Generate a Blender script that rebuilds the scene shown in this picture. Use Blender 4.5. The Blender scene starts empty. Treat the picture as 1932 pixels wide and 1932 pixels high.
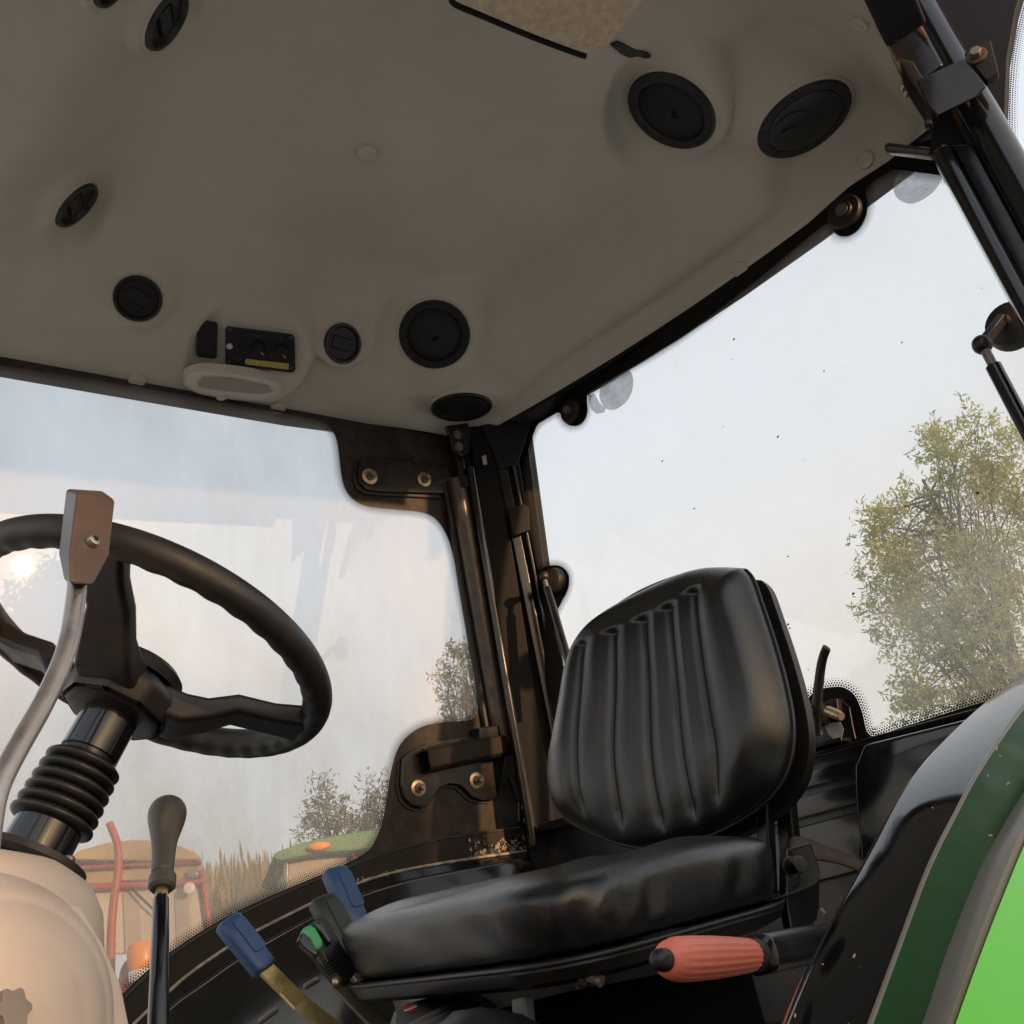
# Cab of a tractor seen from its open left door, looking up across the seat to the right rear corner.
import bpy, bmesh, math, random
from mathutils import Vector, Matrix
from mathutils.bvhtree import BVHTree
from mathutils.geometry import tessellate_polygon
random.seed(7)
SC = bpy.context.scene
COL = SC.collection
V = Vector
# world axes: X forward, Y to the left side of the vehicle, Z up; metres
# ---------------------------------------------------------------- camera
CAM = V((0.0, 0.9, 1.5))
FPX = 1932.0                                  # focal length in units of the 1932-wide measuring grid
MROT = Matrix(((-0.72019857, -0.18387873, -0.66895637),
               (0.666172, -0.45253899, -0.5928097),
               (-0.19372374, -0.8725807, 0.4484128)))
cam_d = bpy.data.cameras.new('camera')
cam_d.sensor_width = 36.0
cam_d.lens = 36.0
cam_d.clip_start = 0.02
cam_d.clip_end = 2000.0
cam_o = bpy.data.objects.new('camera', cam_d)
COL.objects.link(cam_o)
cam_o.matrix_world = Matrix.Translation(CAM) @ (MROT @ Matrix(((1, 0, 0), (0, -1, 0), (0, 0, -1)))).to_4x4()
SC.camera = cam_o

# ---------------------------------------------------------------- light
SUN_EL = math.radians(7.0)
SUN_AZ = V((-0.02, 1.0, 0.0)).normalized()     # low sun on the open-door side
wd = bpy.data.worlds.new('World')
SC.world = wd
wd.use_nodes = True
wn = wd.node_tree.nodes
wl = wd.node_tree.links
wn.clear()
w_out = wn.new('ShaderNodeOutputWorld')
w_bg = wn.new('ShaderNodeBackground')
w_sky = wn.new('ShaderNodeTexSky')
w_sky.sky_type = 'NISHITA'
w_sky.sun_disc = False
w_sky.sun_elevation = SUN_EL
w_sky.sun_rotation = math.atan2(SUN_AZ.x, SUN_AZ.y)
w_sky.altitude = 50
w_sky.air_density = 1.0
w_sky.dust_density = 4.0
w_sky.ozone_density = 1.0
w_mix = wn.new('ShaderNodeMix')
w_mix.data_type = 'RGBA'
w_mix.inputs[0].default_value = 0.5
w_tc = wn.new('ShaderNodeTexCoord')
w_sep = wn.new('ShaderNodeSeparateXYZ')
w_ramp = wn.new('ShaderNodeValToRGB')               # thin haze veil: warm at the horizon, pale blue overhead, the same all round
w_ramp.color_ramp.interpolation = 'EASE'
els = w_ramp.color_ramp.elements
els[0].position = 0.0; els[0].color = (.80, .68, .60, 1)
els[1].position = 1.0; els[1].color = (.46, .56, .68, 1)
e_ = els.new(.28); e_.color = (.90, .83, .775, 1)
e_ = els.new(.50); e_.color = (.82, .85, .88, 1)
w_mul = wn.new('ShaderNodeVectorMath'); w_mul.operation = 'SCALE'; w_mul.inputs['Scale'].default_value = 13.1
wl.new(w_tc.outputs['Generated'], w_sep.inputs[0])
wl.new(w_sep.outputs['Z'], w_ramp.inputs[0])
wl.new(w_ramp.outputs[0], w_mul.inputs[0])
wl.new(w_mul.outputs[0], w_mix.inputs[7])
w_bg.inputs[1].default_value = 0.15
wl.new(w_sky.outputs[0], w_mix.inputs[6])
wl.new(w_mix.outputs[2], w_bg.inputs[0])
wl.new(w_bg.outputs[0], w_out.inputs[0])
sun_d = bpy.data.lights.new('sun', 'SUN')
sun_d.energy = 5.0
sun_d.angle = math.radians(0.7)
sun_d.color = (1.0, 0.55, 0.26)
sun_o = bpy.data.objects.new('sun', sun_d)
COL.objects.link(sun_o)
sun_dir = SUN_AZ * math.cos(SUN_EL) + V((0, 0, math.sin(SUN_EL)))
sun_o.rotation_euler = sun_dir.to_track_quat('Z', 'Y').to_euler()
sun_o.location = (0, 12, 6)
SC.view_settings.view_transform = 'Standard'
SC.view_settings.look = 'None'
SC.view_settings.gamma = 1.0
SC.view_settings.exposure = 0.0
SC.render.engine = 'CYCLES'
SC.cycles.use_denoising = True
SC.cycles.max_bounces = 10
SC.cycles.diffuse_bounces = 5
SC.cycles.glossy_bounces = 4
SC.cycles.transmission_bounces = 4
SC.cycles.transparent_max_bounces = 24
SC.cycles.sample_clamp_indirect = 6.0
SC.cycles.caustics_reflective = False
SC.cycles.caustics_refractive = False

# ---------------------------------------------------------------- measuring helpers
def ray(u, v):
    return (MROT @ V((u - 966.0, v - 966.0, FPX))).normalized()
def onX(u, v, c):
    d = ray(u, v); return CAM + d * ((c - CAM.x) / d.x)
def onY(u, v, c):
    d = ray(u, v); return CAM + d * ((c - CAM.y) / d.y)
def onZ(u, v, c):
    d = ray(u, v); return CAM + d * ((c - CAM.z) / d.z)
def depth(p):
    return (p - CAM).dot(MROT.col[2])
def px2m(p, px):
    return px * depth(p) / FPX
class Plane:
    def __init__(s, p, n):
        s.p, s.n = V(p), V(n).normalized()
    def at(s, u, v, off=0.0):
        d = ray(u, v)
        return CAM + d * ((s.p + s.n * off - CAM).dot(s.n) / d.dot(s.n))
    def off(s, o):
        return Plane(s.p + s.n * o, s.n)
def face_normal(u, v, ratio, minor):
    """normal of a disc seen as an ellipse of the given axis ratio; minor = grid direction the disc leans to"""
    d = ray(u, v)
    m = V(minor).normalized()
    t = MROT @ V((m.x, m.y, 0))
    t = (t - d * t.dot(d)).normalized()
    return (-d * ratio + t * math.sqrt(max(0, 1 - ratio * ratio))).normalized()
def frame(n, hint=(0, 0, 1)):
    n = V(n).normalized(); h = V(hint)
    if abs(n.dot(h.normalized())) > .98: h = V((1, 0, 0))
    x = h.cross(n).normalized(); y = n.cross(x)
    return x, y, n
def smooth(a, b, x):
    t = max(0.0, min(1.0, (x - a) / (b - a))); return t * t * (3 - 2 * t)
def catmull(pts, n=6):
    pts = [V(p) for p in pts]; out = []
    for i in range(len(pts) - 1):
        p0 = pts[max(i - 1, 0)]; p1 = pts[i]; p2 = pts[i + 1]; p3 = pts[min(i + 2, len(pts) - 1)]
        for k in range(n):
            t = k / n
            out.append(0.5 * ((2 * p1) + (p2 - p0) * t + (2 * p0 - 5 * p1 + 4 * p2 - p3) * t * t + (3 * p1 - p0 - 3 * p2 + p3) * t ** 3))
    out.append(pts[-1]); return out
def resample(pts, step):
    out = [V(pts[0])]; acc = 0.0
    for a, b in zip(pts, pts[1:]):
        a = V(a); b = V(b); L = (b - a).length
        if L < 1e-9: continue
        t = step - acc
        while t <= L:
            out.append(a + (b - a) * (t / L)); t += step
        acc = (acc + L) % step
    return out

# ---------------------------------------------------------------- geometry: every maker returns (verts, faces)
def join(*vfs):
    vs, fs = [], []
    for v, f in vfs:
        o = len(vs); vs += list(v); fs += [tuple(i + o for i in q) for q in f]
    return vs, fs
def tube(pts, r, seg=14, caps=True, flat=1.0, hint=(0, 0, 1)):
    pts = [V(p) for p in pts]; n = len(pts); vs, fs = [], []
    rad = r if callable(r) else (lambda t: r)
    px = None
    for i, p in enumerate(pts):
        t = (pts[min(i + 1, n - 1)] - pts[max(i - 1, 0)]).normalized()
        if px is None:
            h = V(hint)
            if abs(h.dot(t)) > .95: h = V((1, 0, 0))
            px = (h - t * h.dot(t)).normalized()
        else:
            px = (px - t * px.dot(t)).normalized()
        py = t.cross(px); R = rad(i / (n - 1))
        for k in range(seg):
            a = 2 * math.pi * k / seg
            vs.append(p + px * (R * math.cos(a)) + py * (R * flat * math.sin(a)))
    for i in range(n - 1):
        for k in range(seg):
            k2 = (k + 1) % seg
            fs.append((i * seg + k, i * seg + k2, (i + 1) * seg + k2, (i + 1) * seg + k))
    if caps:
        fs.append(tuple(range(seg))[::-1]); fs.append(tuple((n - 1) * seg + k for k in range(seg)))
    return vs, fs
def lathe(prof, o, ax, seg=32, hint=(0, 0, 1), caps=True):
    """prof: (radius, height) pairs along ax from o"""
    x, y, n = frame(ax, hint); o = V(o); vs, fs = [], []
    for r, h in prof:
        for k in range(seg):
            a = 2 * math.pi * k / seg
            vs.append(o + n * h + (x * math.cos(a) + y * math.sin(a)) * max(r, 1e-5))
    for i in range(len(prof) - 1):
        for k in range(seg):
            k2 = (k + 1) % seg
            fs.append((i * seg + k, i * seg + k2, (i + 1) * seg + k2, (i + 1) * seg + k))
    if caps: fs.append(tuple(range(seg))[::-1]); fs.append(tuple((len(prof) - 1) * seg + k for k in range(seg)))
    return vs, fs
def box(c, x, y, z, dx, dy, dz):
    c = V(c); x = V(x).normalized() * dx / 2; y = V(y).normalized() * dy / 2; z = V(z).normalized() * dz / 2
    vs = [c + x * a + y * b + z * d for d in (-1, 1) for b in (-1, 1) for a in (-1, 1)]
    return vs, [(0, 2, 3, 1), (4, 5, 7, 6), (0, 1, 5, 4), (2, 6, 7, 3), (0, 4, 6, 2), (1, 3, 7, 5)]
def bar(a, b, wdir, w, t):
    """rectangular bar from a to b; wdir = direction of its width w, t = thickness"""
    a = V(a); b = V(b); z = (b - a); y = V(wdir); y = (y - z * (y.dot(z) / z.length_squared)).normalized()
    return box((a + b) / 2, y, z.normalized().cross(y), z, w, t, z.length)
def prism(poly, vec):
    """extrude a flat polygon (any outline) by vec"""
    poly = [V(p) for p in poly]; vec = V(vec); n = len(poly)
    tri = tessellate_polygon([poly])
    vs = poly + [p + vec for p in poly]
    fs = [tuple(t) for t in tri] + [tuple(i + n for i in reversed(t)) for t in tri]
    fs += [(i, (i + 1) % n, (i + 1) % n + n, i + n) for i in range(n)]
    return vs, fs
def sheet(poly):
    poly = [V(p) for p in poly]
    return poly, [tuple(t) for t in tessellate_polygon([poly])]
def loft(lines, closed=False):
    m = len(lines[0]); vs = [V(p) for L in lines for p in L]; fs = []
    for i in range(len(lines) - 1 + (1 if closed else 0)):
        j = (i + 1) % len(lines)
        for k in range(m - 1):
            fs.append((i * m + k, i * m + k + 1, j * m + k + 1, j * m + k))
    return vs, fs
def thick_loft(lines, vec):
    """strip surface given thickness along vec"""
    vec = V(vec); top = [[V(p) for p in L] for L in lines]
    ring = top + [[p + vec for p in L] for L in reversed(top)]
    vs, fs = loft(ring, closed=True); m = len(lines[0]); k = len(ring)
    fs.append(tuple(i * m for i in range(k))); fs.append(tuple(i * m + m - 1 for i in range(k))[::-1])
    return vs, fs
def rrect(w, h, r, n=5):
    out = []
    for cx, cy, a0 in ((w / 2 - r, h / 2 - r, 0), (-w / 2 + r, h / 2 - r, 90), (-w / 2 + r, -h / 2 + r, 180), (w / 2 - r, -h / 2 + r, 270)):
        for k in range(n + 1):
            a = math.radians(a0 + 90 * k / n); out.append((cx + r * math.cos(a), cy + r * math.sin(a)))
    return out
def plate(c, x, y, n, w, h, r, t):
    c = V(c); return prism([c + V(x) * a + V(y) * b for a, b in rrect(w, h, r)], V(n) * t)
def hexbolt(c, n, r, h, washer=0.0):
    out = []
    if washer: out.append(lathe([(washer, 0), (washer, .0018), (washer * .95, .0024)], c, n, 20))
    x, y, z = frame(n); a0 = random.random()
    p = [V(c) + (x * math.cos(a0 + k * math.pi / 3) + y * math.sin(a0 + k * math.pi / 3)) * r for k in range(6)]
    out.append(prism(p, z * h)); return join(*out)

# ---------------------------------------------------------------- scene objects
def obj(name, vf, mat, parent=None, smooth_=False, bevel=0, sub=0, origin=None, weight=True, seg=2):
    me = bpy.data.meshes.new(name)
    org = origin if origin is not None else (parent['_o'] if parent is not None and '_o' in parent else (0, 0, 0))
    org = V(org)
    me.from_pydata([tuple(V(p) - org) for p in vf[0]], [], [list(f) for f in vf[1]])
    bm = bmesh.new(); bm.from_mesh(me)
    bmesh.ops.remove_doubles(bm, verts=bm.verts, dist=1e-6)
    bmesh.ops.recalc_face_normals(bm, faces=bm.faces)
    if smooth_ is True:
        for f in bm.faces: f.smooth = True
    elif smooth_:
        for f in bm.faces: f.smooth = True
        for e in bm.edges:
            if len(e.link_faces) == 2 and e.calc_face_angle(0) > math.radians(smooth_): e.smooth = False
    bm.to_mesh(me); bm.free()
    o = bpy.data.objects.new(name, me); COL.objects.link(o)
    if mat: me.materials.append(mat)
    if parent is not None: o.parent = parent
    else: o.location = org
    o['_o'] = tuple(org)
    if bevel:
        b = o.modifiers.new('bevel', 'BEVEL'); b.width = bevel; b.segments = seg; b.limit_method = 'ANGLE'; b.angle_limit = math.radians(35)
        b.harden_normals = False
        for p in me.polygons: p.use_smooth = True
        if weight:
            w = o.modifiers.new('wn', 'WEIGHTED_NORMAL'); w.keep_sharp = True
    if sub:
        s = o.modifiers.new('sub', 'SUBSURF'); s.levels = sub; s.render_levels = sub
        for p in me.polygons: p.use_smooth = True
    return o
def tag(o, label, cat, group=None):
    o['label'] = label; o['category'] = cat
    if group: o['group'] = group
    return o
def thing(name, label, cat, loc, group=None):
    o = bpy.data.objects.new(name, None); COL.objects.link(o)
    o.location = V(loc); o['_o'] = tuple(V(loc)); o.empty_display_size = .05
    return tag(o, label, cat, group)
def struct(name, vf, mat, **k):
    o = obj(name, vf, mat, **k); o['kind'] = 'structure'; return o
def dup(root, loc, rot=None, label=None):
    r = root.copy(); COL.objects.link(r); r.location = V(loc)
    if rot is not None: r.rotation_euler = rot
    if label: r['label'] = label
    for ch in root.children:
        c = ch.copy(); COL.objects.link(c); c.parent = r
        for g in ch.children:
            d = g.copy(); COL.objects.link(d); d.parent = c
    return r

# ---------------------------------------------------------------- materials
def mat(name, col, rough=.5, metal=0.0, spec=.5, coat=0.0, bump=None, var=None, rvar=None, dust=None, sheen=0.0, emit=None, wear=None):
    """bump=(scale, strength, distance, type) var=(scale, amount) rvar=(scale, amount) dust=(colour, amount, scale) wear=(colour, scale, threshold)"""
    m = bpy.data.materials.new(name); m.use_nodes = True
    nt = m.node_tree; n = nt.nodes; l = nt.links; b = n['Principled BSDF']
    b.inputs['Base Color'].default_value = (*col, 1); b.inputs['Roughness'].default_value = rough
    b.inputs['Metallic'].default_value = metal; b.inputs['Specular IOR Level'].default_value = spec
    b.inputs['Coat Weight'].default_value = coat; b.inputs['Coat Roughness'].default_value = .08
    if sheen: b.inputs['Sheen Weight'].default_value = sheen
    tc = n.new('ShaderNodeTexCoord'); src = tc.outputs['Object']
    def noise(scale, detail=5, rough_=.6):
        t = n.new('ShaderNodeTexNoise'); t.inputs['Scale'].default_value = scale; t.inputs['Detail'].default_value = detail
        t.inputs['Roughness'].default_value = rough_; l.new(src, t.inputs['Vector']); return t.outputs['Fac']
    def ramp(f, a, bb):
        r = n.new('ShaderNodeMapRange'); r.inputs[1].default_value = a; r.inputs[2].default_value = bb; l.new(f, r.inputs[0]); return r.outputs[0]
    cur = None
    def mixc(f, a, bcol, blend='MIX'):
        x = n.new('ShaderNodeMix'); x.data_type = 'RGBA'; x.blend_type = blend
        if isinstance(f, float): x.inputs[0].default_value = f
        else: l.new(f, x.inputs[0])
        if isinstance(a, tuple): x.inputs[6].default_value = (*a, 1)
        else: l.new(a, x.inputs[6])
        if isinstance(bcol, tuple): x.inputs[7].default_value = (*bcol, 1)
        else: l.new(bcol, x.inputs[7])
        return x.outputs[2]
    cur = tuple(col)
    if var:
        k = var[1]
        cur = mixc(ramp(noise(var[0]), .3, .7), tuple(c * (1 - k) for c in col), tuple(min(1, c * (1 + k)) for c in col))
    if dust:
        f = ramp(noise(dust[2], 8, .7), .42, .78)
        mu = n.new('ShaderNodeMath'); mu.operation = 'MULTIPLY'; l.new(f, mu.inputs[0]); mu.inputs[1].default_value = dust[1]
        cur = mixc(mu.outputs[0], cur, dust[0])
    if wear:
        f = ramp(noise(wear[1], 10, .75), wear[2], wear[2] + .03)
        cur = mixc(f, cur, wear[0])
    if not isinstance(cur, tuple): l.new(cur, b.inputs['Base Color'])
    if rvar:
        f = ramp(noise(rvar[0], 6), .3, .75)
        r = n.new('ShaderNodeMapRange'); r.inputs[3].default_value = max(.02, rough - rvar[1]); r.inputs[4].default_value = min(1, rough + rvar[1])
        l.new(f, r.inputs[0]); l.new(r.outputs[0], b.inputs['Roughness'])
    if bump:
        bs = bump if isinstance(bump, list) else [bump]; prev = None
        for (sc, st, di, ty) in bs:
            if ty == 'voronoi':
                t = n.new('ShaderNodeTexVoronoi'); t.inputs['Scale'].default_value = sc; l.new(src, t.inputs['Vector']); f = t.outputs['Distance']
            elif ty == 'grain':
                t = n.new('ShaderNodeTexVoronoi'); t.feature = 'DISTANCE_TO_EDGE'; t.inputs['Scale'].default_value = sc
                l.new(src, t.inputs['Vector']); f = ramp(t.outputs['Distance'], 0, .25)
            elif ty == 'wrinkle':
                mp = n.new('ShaderNodeMapping'); mp.inputs['Scale'].default_value = (1.0, 1.0, .28); l.new(src, mp.inputs['Vector'])
                t = n.new('ShaderNodeTexNoise'); t.inputs['Scale'].default_value = sc; t.inputs['Detail'].default_value = 5; t.inputs['Distortion'].default_value = 1.2
                l.new(mp.outputs[0], t.inputs['Vector']); f = t.outputs['Fac']
            else: f = noise(sc)
            bp = n.new('ShaderNodeBump'); bp.inputs['Strength'].default_value = st; bp.inputs['Distance'].default_value = di
            l.new(f, bp.inputs['Height'])
            if prev: l.new(prev, bp.inputs['Normal'])
            prev = bp.outputs[0]
        l.new(prev, b.inputs['Normal'])
    if emit:
        b.inputs['Emission Color'].default_value = (*emit[0], 1); b.inputs['Emission Strength'].default_value = emit[1]
    return m
DUST = (.17, .14, .11)
M = {}
M['liner'] = mat('liner', (.58, .55, .475), .66, spec=.3, var=(2.4, .09), dust=((.36, .33, .28), .22, 5), bump=[(700, .35, .0008, 'noise'), (9, .15, .004, 'noise')])
M['liner_plug'] = mat('liner_plug', (.58, .54, .47), .5)
M['black_paint'] = mat('black_paint', (.010, .010, .011),   .26, rvar=(14, .10), dust=(DUST, .025, 7), bump=(260, .03, .0006, 'noise'))
M['black_gloss'] = mat('black_gloss', (.008, .008, .009), .16, coat=.4, rvar=(10, .07), dust=(DUST, .05, 9))
M['black_matte'] = mat('black_matte', (.006, .006, .007), .62, spec=.3, dust=(DUST, .02, 20))
M['black_plastic'] = mat('black_plastic', (.012, .012, .014), .42, bump=(700, .15, .0005, 'noise'), dust=(DUST, .06, 25))
M['rubber'] = mat('rubber', (.012, .011, .011), .5, dust=((.12, .10, .085), .22, 18))
M['frit'] = mat('frit', (.024, .021, .019), .5, spec=.25, dust=((.15, .12, .10), .45, 16), rvar=(20, .12))
M['frame_worn'] = mat('frame_worn', (.014, .012, .011), .6, spec=.25, dust=((.12, .095, .07), .14, 14), wear=((.30, .27, .23), 55, .70))
M['flake'] = mat('flake', (.42, .38, .32), .6, dust=((.03, .027, .024), .9, 60), bump=(160, .6, .004, 'noise'))
M['vinyl'] = mat('vinyl', (.011, .0105, .0105), .22, spec=.65, rvar=(5, .03), bump=[(520, .20, .0006, 'grain'), (48, .16, .0022, 'wrinkle')], dust=((.09, .08, .07), .02, 12))
M['seat_shell'] = mat('seat_shell', (.007, .007, .0075), .42, dust=(DUST, .04, 30))
M['dash'] = mat('dash', (.56, .505, .46), .48, spec=.4, var=(5, .04), bump=(1100, .12, .0004, 'noise'), dust=((.30, .25, .2), .25, 10))
M['wheel'] = mat('wheel', (.014, .012, .011), .42, rvar=(30, .12), bump=(900, .18, .0004, 'grain'), dust=((.13, .10, .08), .14, 22))
M['bellows'] = mat('bellows', (.012, .0115, .011), .38, dust=((.12, .10, .08), .22, 16))
M['steel'] = mat('steel', (.42, .40, .38), .36, metal=.9, rvar=(60, .12), dust=((.22, .19, .16), .4, 40))
M['dull_steel'] = mat('dull_steel', (.22, .20, .18), .45, metal=.7, dust=((.14, .11, .09), .5, 40))
M['zinc'] = mat('zinc', (.62, .50, .32), .38, metal=.85, dust=((.16, .12, .08), .35, 70))
M['brass'] = mat('brass', (.50, .39, .17), .34, metal=.75, rvar=(40, .1), dust=((.26, .20, .11), .55, 24))
M['olive_strip'] = mat('olive_strip', (.28, .26, .18), .42, metal=.5, dust=((.20, .18, .13), .6, 24))
M['lever_grey'] = mat('lever_grey', (.105, .098, .088), .45, bump=(600, .2, .0006, 'noise'), dust=((.16, .13, .1), .3, 30))
M['block_brown'] = mat('block_brown', (.075, .055, .044), .42, bump=(500, .25, .0006, 'noise'), dust=((.2, .15, .11), .25, 40))
M['blue_grip'] = mat('blue_grip', (.028, .08, .22), .42, bump=(900, .1, .0004, 'noise'), dust=((.14, .14, .15), .14, 30))
M['green_grip'] = mat('green_grip', (.020, .036, .030), .45, dust=((.12, .13, .11), .2, 30))
M['switch_green'] = mat('switch_green', (.06, .42, .16), .35, dust=((.3, .4, .3), .2, 60))
M['orange_grip'] = mat('orange_grip', (.95, .23, .14), .42, dust=((.45, .2, .14), .3, 26))
M['green_paint'] = mat('green_paint', (.125, .62, .015), .35, coat=.2, dust=((.24, .50, .10), .14, 9), rvar=(9, .08))
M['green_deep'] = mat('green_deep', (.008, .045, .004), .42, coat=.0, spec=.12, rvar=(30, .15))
M['sheen_pale'] = mat('sheen_pale', (.20, .175, .15), .32, dust=((.2, .17, .14), .5, 12))  # pale tan painted in for highlights and sky reflection on rounded edges
M['felt'] = mat('felt', (.72, .57, .40), .95, spec=.1, sheen=.6, var=(60, .22), bump=[(380, .9, .003, 'noise'), (40, .4, .004, 'noise')])
M['speaker_mesh'] = mat('speaker_mesh', (.010, .010, .012), .5, bump=(520, .9, .002, 'voronoi'))
M['panel_dark'] = mat('panel_dark', (.010, .010, .014), .5)
M['white_print'] = mat('white_print', (.62, .62, .62), .5)
M['dim_print'] = mat('dim_print', (.10, .10, .11), .5)
M['yellow_label'] = mat('yellow_label', (.48, .42, .10), .6, var=(300, .45))
M['lens'] = mat('lens', (.66, .62, .56), .28, spec=.5, coat=.3)
M['webbing'] = mat('webbing', (.060, .042, .032), .8, bump=(600, .5, .001, 'noise'), dust=((.2, .17, .14), .3, 50))
M['red_mark'] = mat('red_mark', (.42, .05, .05), .5)
M['grey_decal'] = mat('grey_decal', (.10, .105, .11), .4, dust=(DUST, .2, 40))
M['sticker'] = mat('sticker', (.42, .42, .36), .5, var=(40, .3))
M['rust'] = mat('rust', (.07, .035, .02), .7, var=(90, .5))

M['white_paint'] = mat('white_paint', (.75, .75, .74), .45)

def glass_mat(name, tint, dirt, dirt_col, scale, streak=1.0, low=0.0, film=.35, thru=.75):
    """thin pane: see-through, a mirror share that grows at grazing angles, and a film of dust and smears"""
    m = bpy.data.materials.new(name); m.use_nodes = True
    nt = m.node_tree; n = nt.nodes; l = nt.links; n.clear()
    out = n.new('ShaderNodeOutputMaterial'); tr = n.new('ShaderNodeBsdfTransparent'); tr.inputs[0].default_value = (*tint, 1)
    gl = n.new('ShaderNodeBsdfGlossy'); gl.inputs['Roughness'].default_value = .008
    lw_ = n.new('ShaderNodeLayerWeight'); lw_.inputs[0].default_value = .5                 # Schlick, the same from both sides of the pane
    pw = n.new('ShaderNodeMath'); pw.operation = 'POWER'; pw.inputs[1].default_value = 5.0; l.new(lw_.outputs['Facing'], pw.inputs[0])
    mu = n.new('ShaderNodeMath'); mu.operation = 'MULTIPLY_ADD'; mu.inputs[1].default_value = .95; mu.inputs[2].default_value = .034; mu.use_clamp = True
    l.new(pw.outputs[0], mu.inputs[0])
    m1 = n.new('ShaderNodeMixShader'); l.new(mu.outputs[0], m1.inputs[0]); l.new(tr.outputs[0], m1.inputs[1]); l.new(gl.outputs[0], m1.inputs[2])
    tc = n.new('ShaderNodeTexCoord'); mp = n.new('ShaderNodeMapping'); mp.inputs['Scale'].default_value = (1, 1, streak); l.new(tc.outputs['Object'], mp.inputs[0])
    t1 = n.new('ShaderNodeTexNoise'); t1.inputs['Scale'].default_value = scale; t1.inputs['Detail'].default_value = 6; t1.inputs['Roughness'].default_value = .65
    t2 = n.new('ShaderNodeTexNoise'); t2.inputs['Scale'].default_value = 260; t2.inputs['Detail'].default_value = 2
    t3 = n.new('ShaderNodeTexNoise'); t3.inputs['Scale'].default_value = 2.2
    for t in (t1, t3): l.new(mp.outputs[0], t.inputs['Vector'])
    l.new(tc.outputs['Object'], t2.inputs['Vector'])
    r1 = n.new('ShaderNodeMapRange'); r1.inputs[1].default_value = .35; r1.inputs[2].default_value = .8; l.new(t1.outputs[0], r1.inputs[0])
    r2 = n.new('ShaderNodeMapRange'); r2.inputs[1].default_value = .66; r2.inputs[2].default_value = .74; r2.inputs[4].default_value = .5; l.new(t2.outputs[0], r2.inputs[0])
    a = n.new('ShaderNodeMath'); a.operation = 'ADD'; l.new(r1.outputs[0], a.inputs[0]); l.new(r2.outputs[0], a.inputs[1])
    b = n.new('ShaderNodeMath'); b.operation = 'MULTIPLY'; l.new(a.outputs[0], b.inputs[0]); l.new(t3.outputs[0], b.inputs[1])
    c = n.new('ShaderNodeMath'); c.operation = 'MULTIPLY_ADD'; c.use_clamp = True; c.inputs[1].default_value = dirt * 2; c.inputs[2].default_value = dirt * film; l.new(b.outputs[0], c.inputs[0])
    sz = n.new('ShaderNodeSeparateXYZ'); l.new(tc.outputs['Object'], sz.inputs[0])      # grime gathers towards the bottom of a pane
    gz = n.new('ShaderNodeMapRange'); gz.interpolation_type = 'SMOOTHSTEP'; gz.inputs[1].default_value = .62; gz.inputs[2].default_value = -.05; gz.inputs[4].default_value = low; l.new(sz.outputs['Z'], gz.inputs[0])
    gm_ = n.new('ShaderNodeMath'); gm_.operation = 'MULTIPLY'; l.new(gz.outputs[0], gm_.inputs[0]); l.new(t1.outputs[0], gm_.inputs[1])
    c2 = n.new('ShaderNodeMath'); c2.operation = 'ADD'; c2.use_clamp = True; l.new(c.outputs[0], c2.inputs[0]); l.new(gm_.outputs[0], c2.inputs[1])
    df = n.new('ShaderNodeBsdfDiffuse'); df.inputs[0].default_value = (*dirt_col, 1)
    tl = n.new('ShaderNodeBsdfTranslucent'); tl.inputs[0].default_value = (*dirt_col, 1)
    ds = n.new('ShaderNodeMixShader'); ds.inputs[0].default_value = thru; l.new(df.outputs[0], ds.inputs[1]); l.new(tl.outputs[0], ds.inputs[2])
    m2 = n.new('ShaderNodeMixShader'); l.new(c2.outputs[0], m2.inputs[0]); l.new(m1.outputs[0], m2.inputs[1]); l.new(ds.outputs[0], m2.inputs[2])
    l.new(m2.outputs[0], out.inputs[0]); return m
M['door_glass'] = glass_mat('door_glass', (.90, .915, .925), .15, (.74, .68, .62), 5, .45, low=.30, film=.6, thru=.4)
M['rear_glass'] = glass_mat('rear_glass', (.99, .99, .985), .06, (.84, .82, .78), 4, .8, low=.26, thru=.85)

M['tape'] = glass_mat('tape', (.80, .81, .83), .30, (.55, .56, .58), 30)

def leaf_mat(name, c1, c2, trans=.5):
    m = bpy.data.materials.new(name); m.use_nodes = True
    nt = m.node_tree; n = nt.nodes; l = nt.links; n.clear()
    out = n.new('ShaderNodeOutputMaterial'); d = n.new('ShaderNodeBsdfDiffuse'); t = n.new('ShaderNodeBsdfTranslucent')
    mx = n.new('ShaderNodeMixShader'); mx.inputs[0].default_value = trans
    g = n.new('ShaderNodeTexCoord'); ns = n.new('ShaderNodeTexNoise'); ns.inputs['Scale'].default_value = .9; ns.inputs['Detail'].default_value = 4
    l.new(g.outputs['Object'], ns.inputs['Vector'])
    r = n.new('ShaderNodeMapRange'); r.inputs[1].default_value = .35; r.inputs[2].default_value = .68; l.new(ns.outputs[0], r.inputs[0])
    c = n.new('ShaderNodeMix'); c.data_type = 'RGBA'; c.inputs[6].default_value = (*c1, 1); c.inputs[7].default_value = (*c2, 1); l.new(r.outputs[0], c.inputs[0])
    l.new(c.outputs[2], d.inputs[0]); l.new(c.outputs[2], t.inputs[0])
    l.new(d.outputs[0], mx.inputs[1]); l.new(t.outputs[0], mx.inputs[2]); l.new(mx.outputs[0], out.inputs[0]); return m
M['leaf_willow'] = leaf_mat('leaf_willow', (.31, .40, .16), (.45, .43, .14))
M['leaf_grey'] = leaf_mat('leaf_grey', (.17, .19, .11), (.22, .22, .12))
M['reed'] = leaf_mat('reed', (.46, .39, .25), (.34, .30, .17), .4)
M['bark'] = mat('bark', (.09, .07, .05), .9, var=(8, .3), bump=(30, .6, .02, 'noise'))
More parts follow.
